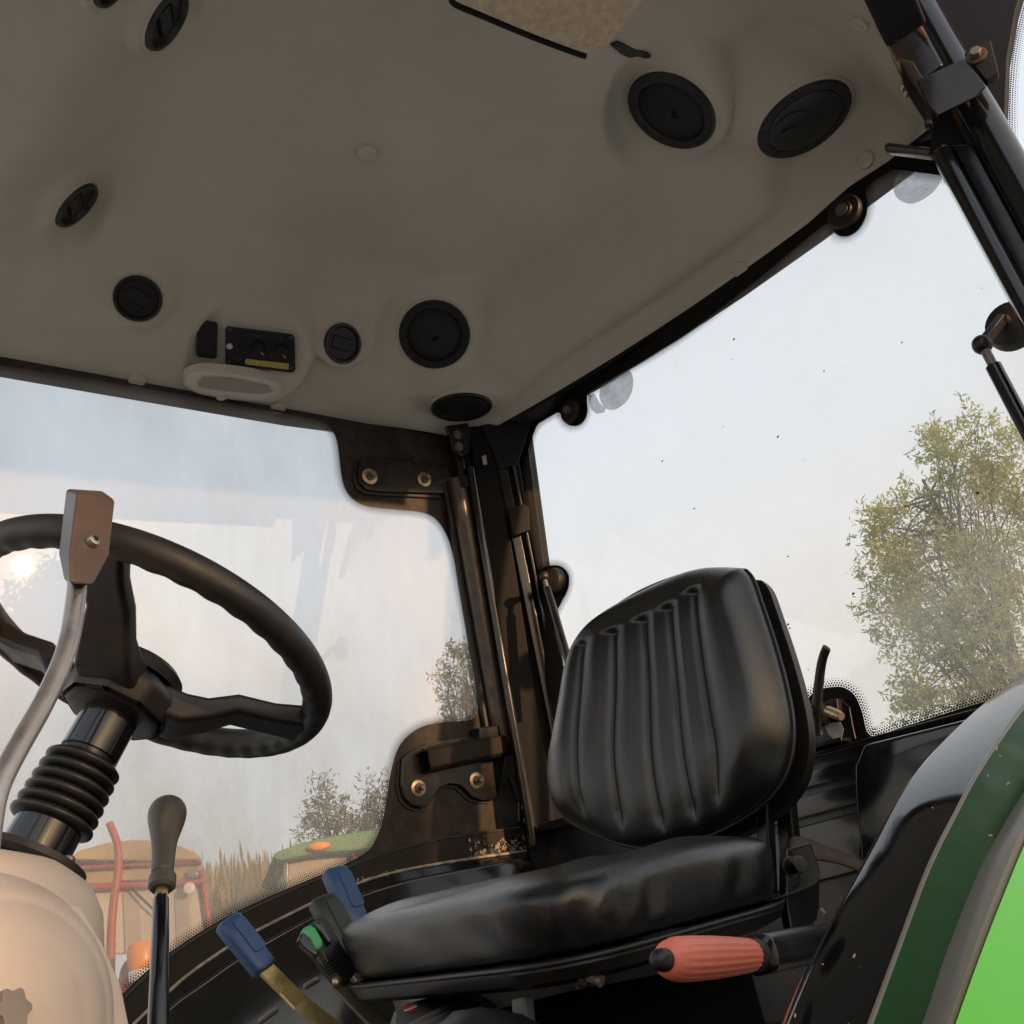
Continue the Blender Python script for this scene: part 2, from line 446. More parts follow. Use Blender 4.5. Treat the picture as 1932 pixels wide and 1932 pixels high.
M['soil'] = mat('soil', (.36, .345, .315), .95, var=(.6, .4), bump=(6, .6, .05, 'noise'))
M['red_paint'] = mat('red_paint', (.34, .045, .03), .5, dust=((.36, .24, .17), .5, 5))
M['roof_tan'] = mat('roof_tan', (.36, .26, .14), .7, var=(6, .25), dust=((.22, .24, .12), .6, 8))
M['roof_green'] = mat('roof_green', (.09, .22, .10), .55, dust=((.3, .33, .24), .4, 6))
M['amber'] = mat('amber', (.75, .26, .03), .35)
M['pale_wall'] = mat('pale_wall', (.40, .36, .30), .7, var=(4, .15))
M['dark_glass'] = mat('dark_glass', (.16, .17, .17), .12, spec=.6)
M['fender_black'] = mat('fender_black', (.004, .004, .005), .06, rvar=(24, .03), dust=((.10, .10, .10), .03, 60), wear=((.10, .10, .10), 90, .80))
M['frit_black'] = mat('frit_black', (.006, .006, .007), .6, spec=.2)
M['knob_grey'] = mat('knob_grey', (.22, .205, .19), .5, dust=((.12, .10, .09), .3, 60))
M['tube_satin'] = mat('tube_satin', (.085, .068, .055), .32, rvar=(40, .08), var=(30, .3))
M['post_black'] = mat('post_black', (.004, .004, .0045), .55, spec=.2)
M['under_seat'] = mat('under_seat', (.004, .004, .004), .9, spec=.05)

# ---------------------------------------------------------------- main planes of the cab
LEAN = math.radians(9.9)
d_t = V((-1.084, .167, 0)).normalized()                # along the right door, towards the rear
d_in = V((0, 0, 1)).cross(d_t).normalized()            # level, pointing out of or into the cab
if d_in.y < 0: d_in = -d_in
d_n = (d_in * math.cos(LEAN) - V((0, 0, 1)) * math.sin(LEAN)).normalized()   # top of the door leans inwards
DOOR = Plane((-.568, -.845, 2.87), d_n)
REAR = Plane((-1.77, 0, 2.8), (1, 0, .045))
UP = V((0, 0, 1))

# ---------------------------------------------------------------- ground
gx = [V((x * 40.0, y * 40.0, -.12 * ((x * 7 + y * 13) % 3) * (1 if abs(x) + abs(y) > 1 else 0))) for x in range(-20, 21) for y in range(-20, 21)]
struct('ground', (gx, [(i * 41 + j, i * 41 + j + 1, (i + 1) * 41 + j + 1, (i + 1) * 41 + j) for i in range(40) for j in range(40)]), M['soil'], smooth_=True)

# ---------------------------------------------------------------- headliner (moulded ceiling of the cab)
EDGE_Z = 2.865
def far_y(x):
    return -.665 - .155 * max(0, min(1.25, x + 1.66)) - .02 * smooth(-1.55, -1.2, x)
def near_y(x):
    return .615 + .20 * max(0, min(1.1, x + 1.66))
def rear_x(y):
    return -1.665 - .115 * max(0, 1 - ((y - .27) / .95) ** 2) - .0 * y
FRONT_X = .42
def liner_z(x, y, s, t):
    d_far = y - far_y(x); d_near = near_y(x) - y; d_rear = x - rear_x(y)
    k = .25 * smooth(0, .13, d_far) + .75 * smooth(.09, .36, d_far); k2 = smooth(0, .16, d_near) ** .7; k3 = .25 * smooth(0, .03, d_rear) + .75 * smooth(.04, .22, d_rear)
    h = .012 + .195 * k * k2 * k3
    h -= .12 * smooth(-.66, -.42, x) * smooth(.10, .34, d_far)          # duct box towards the windscreen hangs lower
    return EDGE_Z + h
# round fittings: (grid position, long axis in grid units, axis ratio, direction the disc leans to)
FIT = {'vent_1': (260, 563, 88, .97, (0, 1)), 'vent_2': (646, 648, 76, .90, (1, 0)), 'vent_3': (143, 386, 104, .36, (.75, .66)),
       'vent_4': (312, 38, 124, .38, (.8, .6)), 'vent_5': (210, -38, 110, .38, (.8, .6)), 'speaker_1': (820, 631, 134, .95, (0, 1)),
       'speaker_2': (1267, 209, 178, .66, (-.5, .87)), 'outlet_1': (871, 767, 116, .44, (.08, 1)), 'outlet_2': (1517, 226, 186, .58, (.5, .87)),
       'console': (480, 672, 190, .93, (.1, 1))}
NX, NY = 270, 220
lv, lf = [], []
for i in range(NX + 1):
    a = i / NX
    for j in range(NY + 1):
        s = j / NY
        y0 = far_y(-1.66 + a * 2.08) ; y1 = near_y(-1.66 + a * 2.08)
        y = y0 + (y1 - y0) * s
        xr = rear_x(y); x = xr + (FRONT_X - xr) * a
        y = far_y(x) + (near_y(x) - far_y(x)) * s
        lv.append(V((x, y, liner_z(x, y, s, a))))
for i in range(NX):
    for j in range(NY):
        q = i * (NY + 1) + j; lf.append((q, q + 1, q + NY + 2, q + NY + 1))
LINER = BVHTree.FromPolygons([tuple(p) for p in lv], lf)
FITP = {}
for name_, (u, v, mj, ra, mi) in FIT.items():
    h = LINER.ray_cast(CAM, ray(u, v)); p0 = h[0] - ray(u, v) * .012; n0 = face_normal(u, v, ra, mi); FITP[name_] = (p0, n0, px2m(p0, mj) / 2)
base_z = [p.z for p in lv]                                   # the moulding swells or dips so that each fitting lies flush in it
for idx, p in enumerate(lv):
    wsum, zsum, wmax = 0.0, 0.0, 0.0
    for name_, (p0, n0, R0) in FITP.items():
        dx, dy = p.x - p0.x, p.y - p0.y
        if dx * dx + dy * dy > (R0 * 4.5) ** 2: continue
        zp = p0.z - (n0.x * dx + n0.y * dy) / n0.z + .003
        dd = math.sqrt(dx * dx + dy * dy + (zp - p0.z) ** 2) / R0
        w = 1 - smooth(1.05, 2.0 if name_ != 'console' else 1.35, dd)
        if dd < 1.0 and name_ != 'console': zp += .014 * (1 - smooth(.62, .92, dd))     # well behind the fitting
        if w > 0: wsum += w ** 4; zsum += w ** 4 * (zp - base_z[idx]); wmax = max(wmax, w)
    if wsum > 0:
        edge = smooth(0, .05, min(p.y - far_y(p.x), near_y(p.x) - p.y, p.x - rear_x(p.y)))
        p.z = base_z[idx] + zsum / wsum * wmax * edge
LINER = BVHTree.FromPolygons([tuple(p) for p in lv], lf)
def on_liner(u, v):
    h = LINER.ray_cast(CAM, ray(u, v))
    return h[0] if h[0] is not None else onZ(u, v, EDGE_Z + .1)
rim0 = [i * (NY + 1) for i in range(NX + 1)]; rim1 = [i * (NY + 1) + NY for i in range(NX + 1)]
nb = len(lv)
lv2 = lv + [p + V((0, 0, .10 + .06)) for p in lv]
lf2 = list(lf) + [tuple(q + nb for q in reversed(f)) for f in lf]
for i in range(NX):
    for r in (0, NY):
        a = i * (NY + 1) + r; b = (i + 1) * (NY + 1) + r; lf2.append((a, b, b + nb, a + nb))
for j in range(NY):
    for r in (0, NX):
        a = r * (NY + 1) + j; b = a + 1; lf2.append((a, b, b + nb, a + nb))
HEADLINER = struct('headliner', (lv2, lf2), M['liner'], smooth_=50)
# outer roof skin
rf = [(FRONT_X + .12, -.98), (FRONT_X + .12, .98), (-1.0, .90), (-1.80, .70), (-1.95, .3), (-1.95, -.3), (-1.80, -.74), (-1.0, -.90)]
struct('cab_roof', prism([V((x, y, 3.27)) for x, y in rf], (0, 0, .14)), M['black_paint'], bevel=.05)

# plugs: round screw covers on the headliner
def plug(u, v, rpx, n=None, label=''):
    p = on_liner(u, v)
    h = LINER.ray_cast(CAM, ray(u, v)); nn = h[1] if h[1] is not None else V((0, 0, -1))
    if nn.dot(ray(u, v)) > 0: nn = -nn
    if n: nn = V(n).normalized()
    r = px2m(p, rpx)
    return tag(obj('screw_cover', lathe([(r * 1.05, -.006), (r * 1.05, .002), (r, .006), (r * .8, .008), (r * .4, .0072)], p, nn, 24), M['liner_plug'], smooth_=40, origin=p), label, 'screw cover', 'beige screw covers on the headliner')
plug(692, 287, 18, label='beige round screw cover alone in the middle of the ceiling')
plug(258, 717, 15, label='flat beige screw cover at ceiling edge left of the interior lamp')
plug(524, 768, 14, label='flat beige screw cover at ceiling edge right of the interior lamp')
plug(1190, 668, 13, label='beige screw cover at ceiling edge above the greyish disc on the rear window')
plug(1395, 508, 14, label='beige screw cover halfway along the ceiling edge over the rear window')
plug(997, 785, 12, label='beige screw cover at ceiling edge nearest the far corner post')
plug(1634, 302, 16, label='beige screw cover at ceiling edge near the black roof bracket')
plug(1625, 42, 17, label='beige screw cover at the upper right corner of the ceiling')

# ---------------------------------------------------------------- roof rails: black square tubes under the headliner edge
def rail(name, pts, w, h, material, label, cat='frame rail', bev=.006):
    lines = []
    pts = [V(p) for p in pts]
    L = [[], [], [], []]
    for i, p in enumerate(pts):
        t = (pts[min(i + 1, len(pts) - 1)] - pts[max(i - 1, 0)]).normalized()
        side = UP.cross(t).normalized(); up = t.cross(side)
        for k, (a, b) in enumerate(((-1, -1), (1, -1), (1, 1), (-1, 1))):
            L[k].append(p + side * (a * w / 2) + up * (b * h / 2))
    vs, fs = loft(L, closed=True); m = len(pts)
    fs.append((0, m, 2 * m, 3 * m)); fs.append((m - 1, 2 * m - 1, 3 * m - 1, 4 * m - 1))
    return tag(obj(name, (vs, fs), material, bevel=bev, origin=pts[0]), label, cat)
side_r = [V((x, far_y(x) - .030, EDGE_Z + .040)) for x in (.42, .0, -.4, -.8, -1.2, -1.5, -1.66)]
rail('roof_rail', side_r, .07, .05, M['black_matte'], 'black roof rail running above the right door glass')
rear_r = [V((rear_x(y) - .045, y, EDGE_Z + .034)) for y in (-.66, -.5, -.3, -.1, .1, .3, .5, .62)]
rail('roof_rail', rear_r, .075, .05, M['black_matte'], 'black roof rail running above the rear window')
side_l = [V((x, near_y(x) + .035, EDGE_Z + .02)) for x in (.42, .0, -.4, -.8, -1.2, -1.5)]
rail('roof_rail', side_l, .07, .06, M['black_matte'], 'black roof rail along the open door side at the top right')

# ---------------------------------------------------------------- floor, lower walls, front
struct('cab_floor', box((-.62, 0, 1.10), (1, 0, 0), (0, 1, 0), UP, 2.1, 1.30, .05), M['black_matte'])
struct('wall_rear', box((-1.80, 0, 1.46), (1, 0, 0), (0, 1, 0), UP, .05, 1.50, .68), M['black_paint'])
struct('wall_front', box((.50, 0, 1.42), (1, 0, 0), (0, 1, 0), UP, .06, 1.75, .72), M['black_matte'])
for sy in (-1, 1):
    tag(obj('front_post', bar((.50, sy * .84, 1.78), (.44, sy * .78, 2.90), (1, 0, 0), .07, .07), M['black_paint'], bevel=.01, origin=(.5, sy * .84, 1.78)),
        'black front post of the cab beside the windscreen, ' + ('right side' if sy < 0 else 'left side'), 'post')

# ---------------------------------------------------------------- right door: glass with printed black border, hinges, bolts
def dots(poly3, n, side, rows=((.0026, .0021), (.0068, .0018), (.0110, .0014), (.0148, .0009)), step=.0052):
    """halftone rows of a ceramic glass print along a border line"""
    vs, fs = [], []
    pts = resample(poly3, step)
    for r, (o, rad) in enumerate(rows):
        for i in range(1, len(pts) - 1):
            t = (pts[i + 1] - pts[i - 1])
            if t.length < 1e-9: continue
            t.normalize(); s = n.cross(t) * side
            c = pts[i] + s * o + t * (step * .5 * (r % 2))
            k = len(vs)
            for q in range(6):
                a = math.pi / 3 * q
                vs.append(c + t * (rad * math.cos(a)) + s * (rad * math.sin(a)))
            fs.append(tuple(range(k, k + 6)))
    return vs, fs
door = thing('cab_door', 'right cab door of clear glass with wide black printed border and two hinges', 'door', DOOR.at(600, 1660))
glass_uv = [(-260, 620), (880, 796), (915, 930), (960, 1180), (1000, 1420), (1015, 1555), (860, 1580), (700, 1618), (600, 1660), (500, 1702), (400, 1752), (300, 1822), (200, 1920), (120, 2040), (-260, 2160)]
gp = [DOOR.at(u, v) for u, v in glass_uv]
pane = obj('glass', prism(gp, -DOOR.n * .005), M['door_glass'], door)
inner_uv = [(-240, 650), (-100, 672), (0, 689), (150, 712), (300, 738), (450, 765), (550, 783), (600, 793), (622, 806), (635, 832), (640, 868), (645, 905), (655, 930), (675, 949), (705, 958), (760, 963), (798, 968), (823, 981), (843, 1012), (855, 1052), (870, 1130), (885, 1220), (897, 1300), (901, 1334), (896, 1351), (880, 1359), (840, 1362), (800, 1369), (771, 1386), (751, 1411), (738, 1452), (730, 1500), (721, 1550), (706, 1588), (692, 1606), (660, 1625), (600, 1652), (500, 1694), (400, 1744), (300, 1812), (200, 1908), (130, 2020)]
inner3 = catmull([DOOR.at(u, v, .0006) for u, v in inner_uv], 4)
outer_uv = [(110, 2030), (195, 1920), (300, 1826), (400, 1757), (500, 1707), (600, 1664), (700, 1622), (860, 1584), (1010, 1558), (995, 1420), (955, 1180), (910, 930), (876, 800), (-240, 624)]
frit = obj('printed_border', sheet(inner3 + [DOOR.at(u, v, .0006) for u, v in outer_uv]), M['frit'], pane)
fd = obj('border_dots', dots(inner3, DOOR.n, -1), M['frit'], pane); fd['kind'] = 'stuff'
# upper hinge plate
def uvprism(plane, uv, t, off=0.0, n=0):
    pts = [plane.at(u, v, off) for u, v in uv]
    if n: pts = catmull(pts + [pts[0]], n)[:-1]
    return prism(pts, plane.n * t)
HP = DOOR
obj('seal', uvprism(HP, [(668, 875), (665, 905), (672, 925), (690, 935), (830, 942), (832, 880), (700, 868)], .006, .0012), M['rubber'], door, bevel=.003)
uh = obj('hinge_plate', uvprism(HP, [(678, 868), (672, 890), (675, 912), (690, 926), (712, 929), (832, 933), (850, 932), (850, 880), (700, 862)], .008, .0075), M['black_paint'], door, bevel=.002)
def washer_bolt(parent, plane, u, v, off, rpx=16, stud=.022):
    p = plane.at(u, v, off); r = px2m(p, rpx)
    w = obj('washer', lathe([(r, 0), (r, .002), (r * .92, .003), (r * .45, .003)], p, plane.n, 24), M['zinc'], parent, smooth_=35)
    obj('nut', hexbolt(p + plane.n * .003, plane.n, r * .62, .008), M['dull_steel'], w, bevel=.0008)
    obj('stud', lathe([(r * .36, .003), (r * .36, stud), (r * .28, stud + .002)], p, plane.n, 16), M['dull_steel'], w, smooth_=35)
washer_bolt(uh, HP, 697, 899, .0155)
washer_bolt(uh, HP, 800, 905, .0155, 14.5)
# lower hinge: lobed plate, boxed arm, sleeve
lob = [(755, 1432), (768, 1420), (800, 1404), (900, 1388), (955, 1400), (940, 1500), (925, 1510), (905, 1511), (885, 1504), (872, 1490), (862, 1482), (845, 1480), (826, 1488), (815, 1505), (806, 1520), (790, 1526), (772, 1520), (758, 1505), (752, 1480)]
obj('seal', uvprism(HP, [(u - 6, v + 5) for u, v in lob], .004, .0012), M['rubber'], door)
lh = obj('hinge_plate', uvprism(HP, lob, .010, .0055), M['black_paint'], door, bevel=.003)
washer_bolt(lh, HP, 789, 1487, .0155)
washer_bolt(lh, HP, 899, 1473, .0155)
a0 = HP.at(803, 1437, .034); a1 = HP.at(972, 1402, .034)
armdir = (a1 - a0).normalized(); armup = DOOR.n.cross(armdir).normalized()
if armup.z < 0: armup = -armup
hh = px2m(a0, 44) / 2
sec = [(-hh, -.030), (-hh, -.018), (-hh * .9, .010), (-hh * .6, .018), (hh * .75, .018), (hh, .012), (hh, -.030), (hh * .82, -.030), (hh * .82, .008), (hh * .6, .012), (-hh * .55, .012), (-hh * .82, .006), (-hh * .82, -.030)]
arm = obj('hinge_arm', prism([a0 + armup * a + DOOR.n * b for a, b in sec], a1 - a0), M['frame_worn'], door, bevel=.002)
cap0 = [HP.at(u, v, .046) for u, v in ((905, 1372), (1000, 1362), (1002, 1383), (975, 1392), (905, 1395))]
obj('hinge_cap', prism(cap0, -DOOR.n * .05), M['black_paint'], door, bevel=.003)
s0 = HP.at(978, 1368, .05); s1 = HP.at(992, 1462, .05)
obj('hinge_sleeve', tube([s0, s1], px2m(s0, 20), 20), M['black_paint'], door, smooth_=40)
# door edge tube (carries the orange evening light) and its rubber seal
e0 = HP.at(862, 905, .03); e1 = HP.at(950, 1400, .03)
obj('edge_tube', tube([e0, e1], px2m(e0, 17), 24), M['tube_satin'], door, smooth_=40)
obj('edge_seal', bar(HP.at(842, 900, .01), HP.at(928, 1400, .01), d_t, px2m(e0, 24), .016), M['rubber'], door, bevel=.004)
obj('hinge_pin', tube([HP.at(866, 858, .03), HP.at(872, 910, .03)], px2m(e0, 11), 16), M['black_gloss'], door, smooth_=40)
obj('hinge_collar', tube([HP.at(868, 903, .032), HP.at(873, 925, .032)], px2m(e0, 20), 18), M['black_matte'], door, smooth_=40)

# ---------------------------------------------------------------- right rear corner post
def vbar(name, top, bot, wpx, thick, plane, off, m, parent, bev=.004, flat=None):
    a = plane.at(*top, off); b = plane.at(*bot, off)
    return obj(name, bar(a, b, flat or d_t, px2m((a + b) / 2, wpx), thick), m, parent, bevel=bev)
CP = Plane((-1.66, -.70, 2.4), (d_n + V((.55, 0, 0))).normalized())
post = thing('corner_post', 'black rear corner post between the right door and the rear window', 'post', CP.at(1010, 1600))
wd_ = CP.n.cross(UP).normalized()
vbar('inner_face', (905, 810), (1030, 1640), 52, .05, CP, -.02, M['post_black'], post, flat=wd_)
vbar('rounded_edge', (886, 880), (1008, 1600), 16, .03, CP, .012, M['black_gloss'], post, bev=.008, flat=wd_)
vbar('rear_face', (948, 815), (1075, 1640), 44, .04, CP, -.035, M['post_black'], post, flat=wd_)
vbar('channel', (948, 886), (1068, 1480), 19, .014, CP, .004, M['black_gloss'], post, bev=.003, flat=wd_)
vbar('channel_lip', (967, 880), (1085, 1470), 6, .022, CP, .004, M['black_paint'], post, bev=.002, flat=wd_)
vbar('back_cover', (985, 800), (1096, 1640), 34, .02, CP, -.06, M['post_black'], post, flat=wd_)
gus = [(905, 805), (960, 797), (1005, 790), (975, 880), (940, 890), (925, 845)]
obj('gusset', uvprism(CP, gus, .012, .002), M['black_matte'], post, bevel=.003)
# small bracket with catch on the channel
obj('catch_plate', uvprism(CP, [(957, 962), (990, 954), (997, 962), (999, 1003), (968, 1014), (963, 1005)], .014, .012), M['black_matte'], post, bevel=.003)
obj('paper_tag', uvprism(CP, [(909, 862), (917, 858), (919, 876), (912, 877)], .0015, .03), M['sticker'], post)
# top hinge foot with two bolts
TP = Plane(DOOR.p + DOOR.n * .05, DOOR.n)
tf = obj('hinge_foot', uvprism(TP, [(838, 806), (880, 800), (887, 825), (880, 858), (866, 864), (850, 850), (846, 828)], .010), M['black_paint'], post, bevel=.003)
for (u, v) in ((862, 820), (865, 843)):
    p = TP.at(u, v, .010); obj('bolt', hexbolt(p, TP.n, px2m(p, 8), .006, px2m(p, 9)), M['dull_steel'], tf, bevel=.0006)
# bottom hinge foot with two bolts
bf = obj('hinge_foot', uvprism(TP, [(972, 1512), (990, 1506), (1020, 1512), (1024, 1545), (1010, 1562), (985, 1566), (972, 1552)], .014), M['black_paint'], post, bevel=.003)
for (u, v) in ((992, 1522), (996, 1548)):
    p = TP.at(u, v, .014); obj('bolt', hexbolt(p, TP.n, px2m(p, 9), .008, px2m(p, 10)), M['zinc'], bf, bevel=.0008)
obj('post_tube', tube([TP.at(968, 1462, -.01), TP.at(986, 1515, -.01)], .016, 16), M['black_paint'], post, smooth_=40)

# rough weld bead along the top of the lower hinge arm
rw_ = random.Random(8); wl_pts = [HP.at(797 + 170 * k / 40, 1415 - 36 * k / 40 + rw_.gauss(0, 1.0), .038) for k in range(41)]
wj = [rw_.uniform(.0022, .0050) for _ in range(41)]
obj('weld_bead', tube(wl_pts, lambda t: wj[min(40, int(t * 40))], 8), M['frame_worn'], arm, smooth_=True)

# ---------------------------------------------------------------- sill over the right wheel arch, following the curve of the wheel
L_top = [(60, 2090), (130, 1995), (200, 1920), (285, 1834), (330, 1797), (420, 1742), (520, 1694), (600, 1660), (720, 1613), (850, 1580), (1050, 1554), (1130, 1545)]
L_mid = [(80, 2130), (160, 2035), (240, 1945), (317, 1872), (370, 1828), (450, 1775), (540, 1728), (620, 1690), (720, 1652), (850, 1626), (1052, 1598), (1130, 1590)]
L_low = [(100, 2170), (180, 2075), (250, 1985), (322, 1905), (380, 1862), (460, 1806), (550, 1755), (630, 1714), (730, 1676), (860, 1648), (1056, 1612), (1130, 1604)]
def cl(L, off, n=5): return catmull([DOOR.at(u, v, off) for u, v in L], n)
sill = thing('wheel_arch_sill', 'black curved sill with flaking paint under the right door glass', 'sill', DOOR.at(700, 1640, .02))
t0, t1 = cl(L_top, .004), cl(L_top, .022)
m1, m0 = cl(L_mid, .026), cl(L_mid, .055)
obj('face', thick_loft([t0, t1, m1], -DOOR.n * .006), M['frame_worn'], sill, smooth_=40)
obj('top_lip', tube(cl(L_top, .020), .0035, 8), M['rubber'], sill, smooth_=True)
obj('lower_lip', tube(cl(L_mid, .028), .0032, 8), M['flake'], sill, smooth_=True)
# flaking paint: small raised chips along the lower half of the sill
ch_v, ch_f = [], []
rr = random.Random(3)
for k in range(420):
    u = rr.choice([rr.uniform(880, 1040), rr.uniform(880, 1045), rr.uniform(640, 900)])
    base = 1663 - (u - 665) * .165
    v = base - abs(rr.gauss(0, 1)) * (16 if u > 885 else 3.5) - 1 + (2 if u < 885 else 0)
    p = DOOR.at(u, v, .0285 - (.002 if u > 885 else 0)); s = px2m(p, rr.uniform(1.2, 4.5 if u > 885 else 3))
    n = (DOOR.n + V((rr.gauss(0, .45), rr.gauss(0, .45), rr.gauss(0, .45)))).normalized(); x, y, _ = frame(n)
    q = len(ch_v); m = rr.randint(4, 6)
    ch_v += [p + (x * math.cos(6.283 * i / m) + y * math.sin(6.283 * i / m)) * s * rr.uniform(.5, 1.1) for i in range(m)]
    ch_f.append(tuple(range(q, q + m)))
fl = obj('paint_flakes', (ch_v, ch_f), M['flake'], sill); fl['kind'] = 'stuff'
arch = thing('wheel_arch', 'black painted inner wheel arch under the curved sill on the far side', 'wheel arch', (-.8, -.55, 1.13))
lw = cl(L_low, .075)
def drop(L, dy, z): return [V((p.x, p.y + dy, z)) for p in L]
lines = [m1, cl(L_low, .045), cl(L_low, .062), lw]
w1 = [V((p.x, p.y + .05, p.z - .10)) for p in lw]
w2 = [V((p.x, p.y + .08, p.z - .30)) for p in lw]
w3 = [V((p.x, p.y + .10, min(p.z - .35, 1.12))) for p in lw]
obj('panel', loft(lines + [w1, w2, w3]), M['black_gloss'], arch, smooth_=50)
obj('bead', tube(cl(L_low, .058), .007, 10), M['black_gloss'], arch, smooth_=True)
for (ua, va, ub, vb) in ((490, 1928, 522, 1905), (575, 1862, 600, 1848)):
    pa = onY(ua, va, -.42); pb = onY(ub, vb, -.42)
    obj('slot_edge', tube([pa, pb], .004, 8), M['sheen_pale'], arch, smooth_=True)  # pale colour stands for the highlight along each slot

# ---------------------------------------------------------------- rear window
rear = thing('rear_window', 'top-hung rear window of clear glass with black printed border', 'window', REAR.at(1560, 1420))
rg = [REAR.at(u, v) for u, v in [(985, 760), (1120, 700), (1300, 590), (1500, 445), (1640, 320), (1700, 280), (1800, 260), (2000, 420), (2100, 900), (2060, 1300), (1830, 1352), (1510, 1436), (1300, 1496), (1090, 1560)]]
rpane = obj('glass', prism(rg, -REAR.n * .005), M['rear_glass'], rear)
in_r = [(1100, 1420), (1075, 1310), (1062, 1250), (1045, 1176), (1058, 1140), (1072, 1112), (1073, 1084), (1056, 1067), (1030, 1068), (1017, 1074), (1010, 1052), (1000, 1000), (990, 940), (985, 892), (992, 860), (1006, 822), (1016, 800), (1034, 789), (1054, 779), (1060, 792), (1072, 802), (1088, 804), (1102, 795), (1109, 776), (1108, 752), (1116, 738), (1180, 700), (1278, 642), (1420, 535), (1558, 422), (1568, 428), (1578, 443), (1598, 447), (1620, 434), (1635, 407), (1637, 380), (1634, 360), (1645, 346), (1673, 327), (1690, 321), (1733, 326), (1790, 334), (1880, 350)]
in_r3 = catmull([REAR.at(u, v, .0006) for u, v in in_r], 4)
out_r = [(1960, 300), (1800, 250), (1700, 278), (1640, 318), (1500, 443), (1300, 588), (1120, 698), (985, 758), (960, 850), (975, 1000), (1020, 1250), (1060, 1430)]
obj('printed_border', sheet(in_r3 + [REAR.at(u, v, .0006) for u, v in out_r]), M['frit_black'], rpane)
d1 = obj('border_dots', dots(in_r3, REAR.n, -1), M['frit_black'], rpane); d1['kind'] = 'stuff'
in_b = [(1490, 1432), (1512, 1424), (1537, 1412), (1532, 1390), (1522, 1355), (1521, 1327), (1531, 1310), (1549, 1300), (1570, 1296), (1592, 1297), (1613, 1312), (1627, 1344), (1643, 1388), (1700, 1372), (1819, 1335), (1960, 1292)]
in_b3 = catmull([REAR.at(u, v, .0006) for u, v in in_b], 4)
obj('printed_border', sheet(in_b3 + [REAR.at(u, v, .0006) for u, v in [(1960, 1330), (1830, 1365), (1510, 1448), (1480, 1450)]]), M['frit_black'], rpane)
d2 = obj('border_dots', dots(in_b3, REAR.n, 1), M['frit_black'], rpane); d2['kind'] = 'stuff'
# hinge pads at the top
for (u, v, r) in ((1079, 777, 23), (1596, 402, 34)):
    p = REAR.at(u, v, .004); R = px2m(p, r)
    hp = obj('hinge_pad', lathe([(R, 0), (R, .008), (R * .93, .012), (R * .55, .012), (R * .5, .016), (0, .016)], p, REAR.n, 32), M['rubber'], rear, smooth_=35)
    q = p + REAR.n * .016
    obj('nut', hexbolt(q, REAR.n, R * .3, .008, R * .36), M['dull_steel'], hp, bevel=.001)
# greyish round tape discs left on the glass
for (u, v, r, lab) in ((1163, 733, 42, None), (1732, 338, 48, None)):
    p = REAR.at(u, v, -.0075); R = px2m(p, r)
    x, y, n = frame(REAR.n)
    pts = [p + (x * math.cos(a) + y * math.sin(a)) * R * (1 + .012 * math.sin(5 * a)) for a in [i * math.pi / 24 for i in range(48)]]
    obj('tape_disc', prism(pts, REAR.n * .0012), M['tape'], rear, bevel=.0005)
p = [REAR.at(u, v, -.0075) for u, v in ((1110, 748), (1121, 742), (1131, 760), (1143, 770), (1140, 778), (1126, 781), (1117, 774), (1112, 762))]
obj('tape_scrap', prism(p, REAR.n * .0008), M['tape'], rear)
# dead insects and grit stuck on the pane
rk = random.Random(31); sv, sf = [], []
spots_ = [(1468, 824, 2.6), (1702, 646, 2), (1487, 1050, 2), (1487, 1178, 2.6), (1490, 1185, 2), (1845, 930, 3.4), (1610, 1120, 3), (1385, 640, 2.5), (1555, 700, 2), (1310, 960, 2), (1250, 870, 2)] + [(rk.uniform(1120, 1860), rk.uniform(520, 1300), rk.uniform(.7, 1.4)) for _ in range(16)]
for (u, v, r_) in spots_:
    p = REAR.at(u, v, .0008); R_ = px2m(p, r_); x, y, n = frame(REAR.n); a0 = rk.random() * 3; q = len(sv)
    sv += [p + (x * math.cos(a0 + a) * (1.4 if int(a) % 2 else .8) + y * math.sin(a0 + a) * .8) * R_ + n * .0004 for a in (0, 1, 2, 3, 4, 5.2)]; sf.append(tuple(range(q, q + 6)))
sk = obj('specks', (sv, sf), M['black_matte'], rpane); sk['kind'] = 'stuff'
# handle at the bottom
hd = thing('window_handle', 'black pull lever with round latch bolted to bottom edge of the rear window', 'handle', REAR.at(1575, 1410))
hpl = [(1540, 1408), (1536, 1370), (1545, 1330), (1562, 1322), (1590, 1318), (1606, 1335), (1612, 1370), (1618, 1395)]
obj('back_plate', uvprism(REAR, hpl, .006, .003), M['black_paint'], hd, bevel=.002)
lev = [REAR.at(1542, 1388, .055), REAR.at(1540, 1355, .055), REAR.at(1543, 1310, .058), REAR.at(1548, 1265, .062), REAR.at(1553, 1240, .070), REAR.at(1560, 1222, .082)]
lev = catmull(lev, 5)
obj('lever', tube(lev, lambda t: px2m(lev[0], 12 - 3.2 * t), 14, flat=.45, hint=(0, 1, 0)), M['black_plastic'], hd, smooth_=60)
lc = REAR.at(1552, 1347, .01)
obj('latch_barrel', lathe([(.022, 0), (.020, .03), (.014, .034), (.012, .055)], lc, REAR.n, 24), M['black_plastic'], hd, smooth_=35)
pb0 = REAR.at(1562, 1341, .05); pb1 = REAR.at(1588, 1352, .06)
obj('latch_pin', tube([pb0, pb0.lerp(pb1, .7), pb0.lerp(pb1, .72), pb1], lambda t: .009 if t < .9 else .007, 14), M['zinc'], hd, smooth_=40)
obj('striker', uvprism(REAR, [(1572, 1322), (1590, 1319), (1593, 1352), (1577, 1352)], .02, .004), M['black_plastic'], hd, bevel=.003)
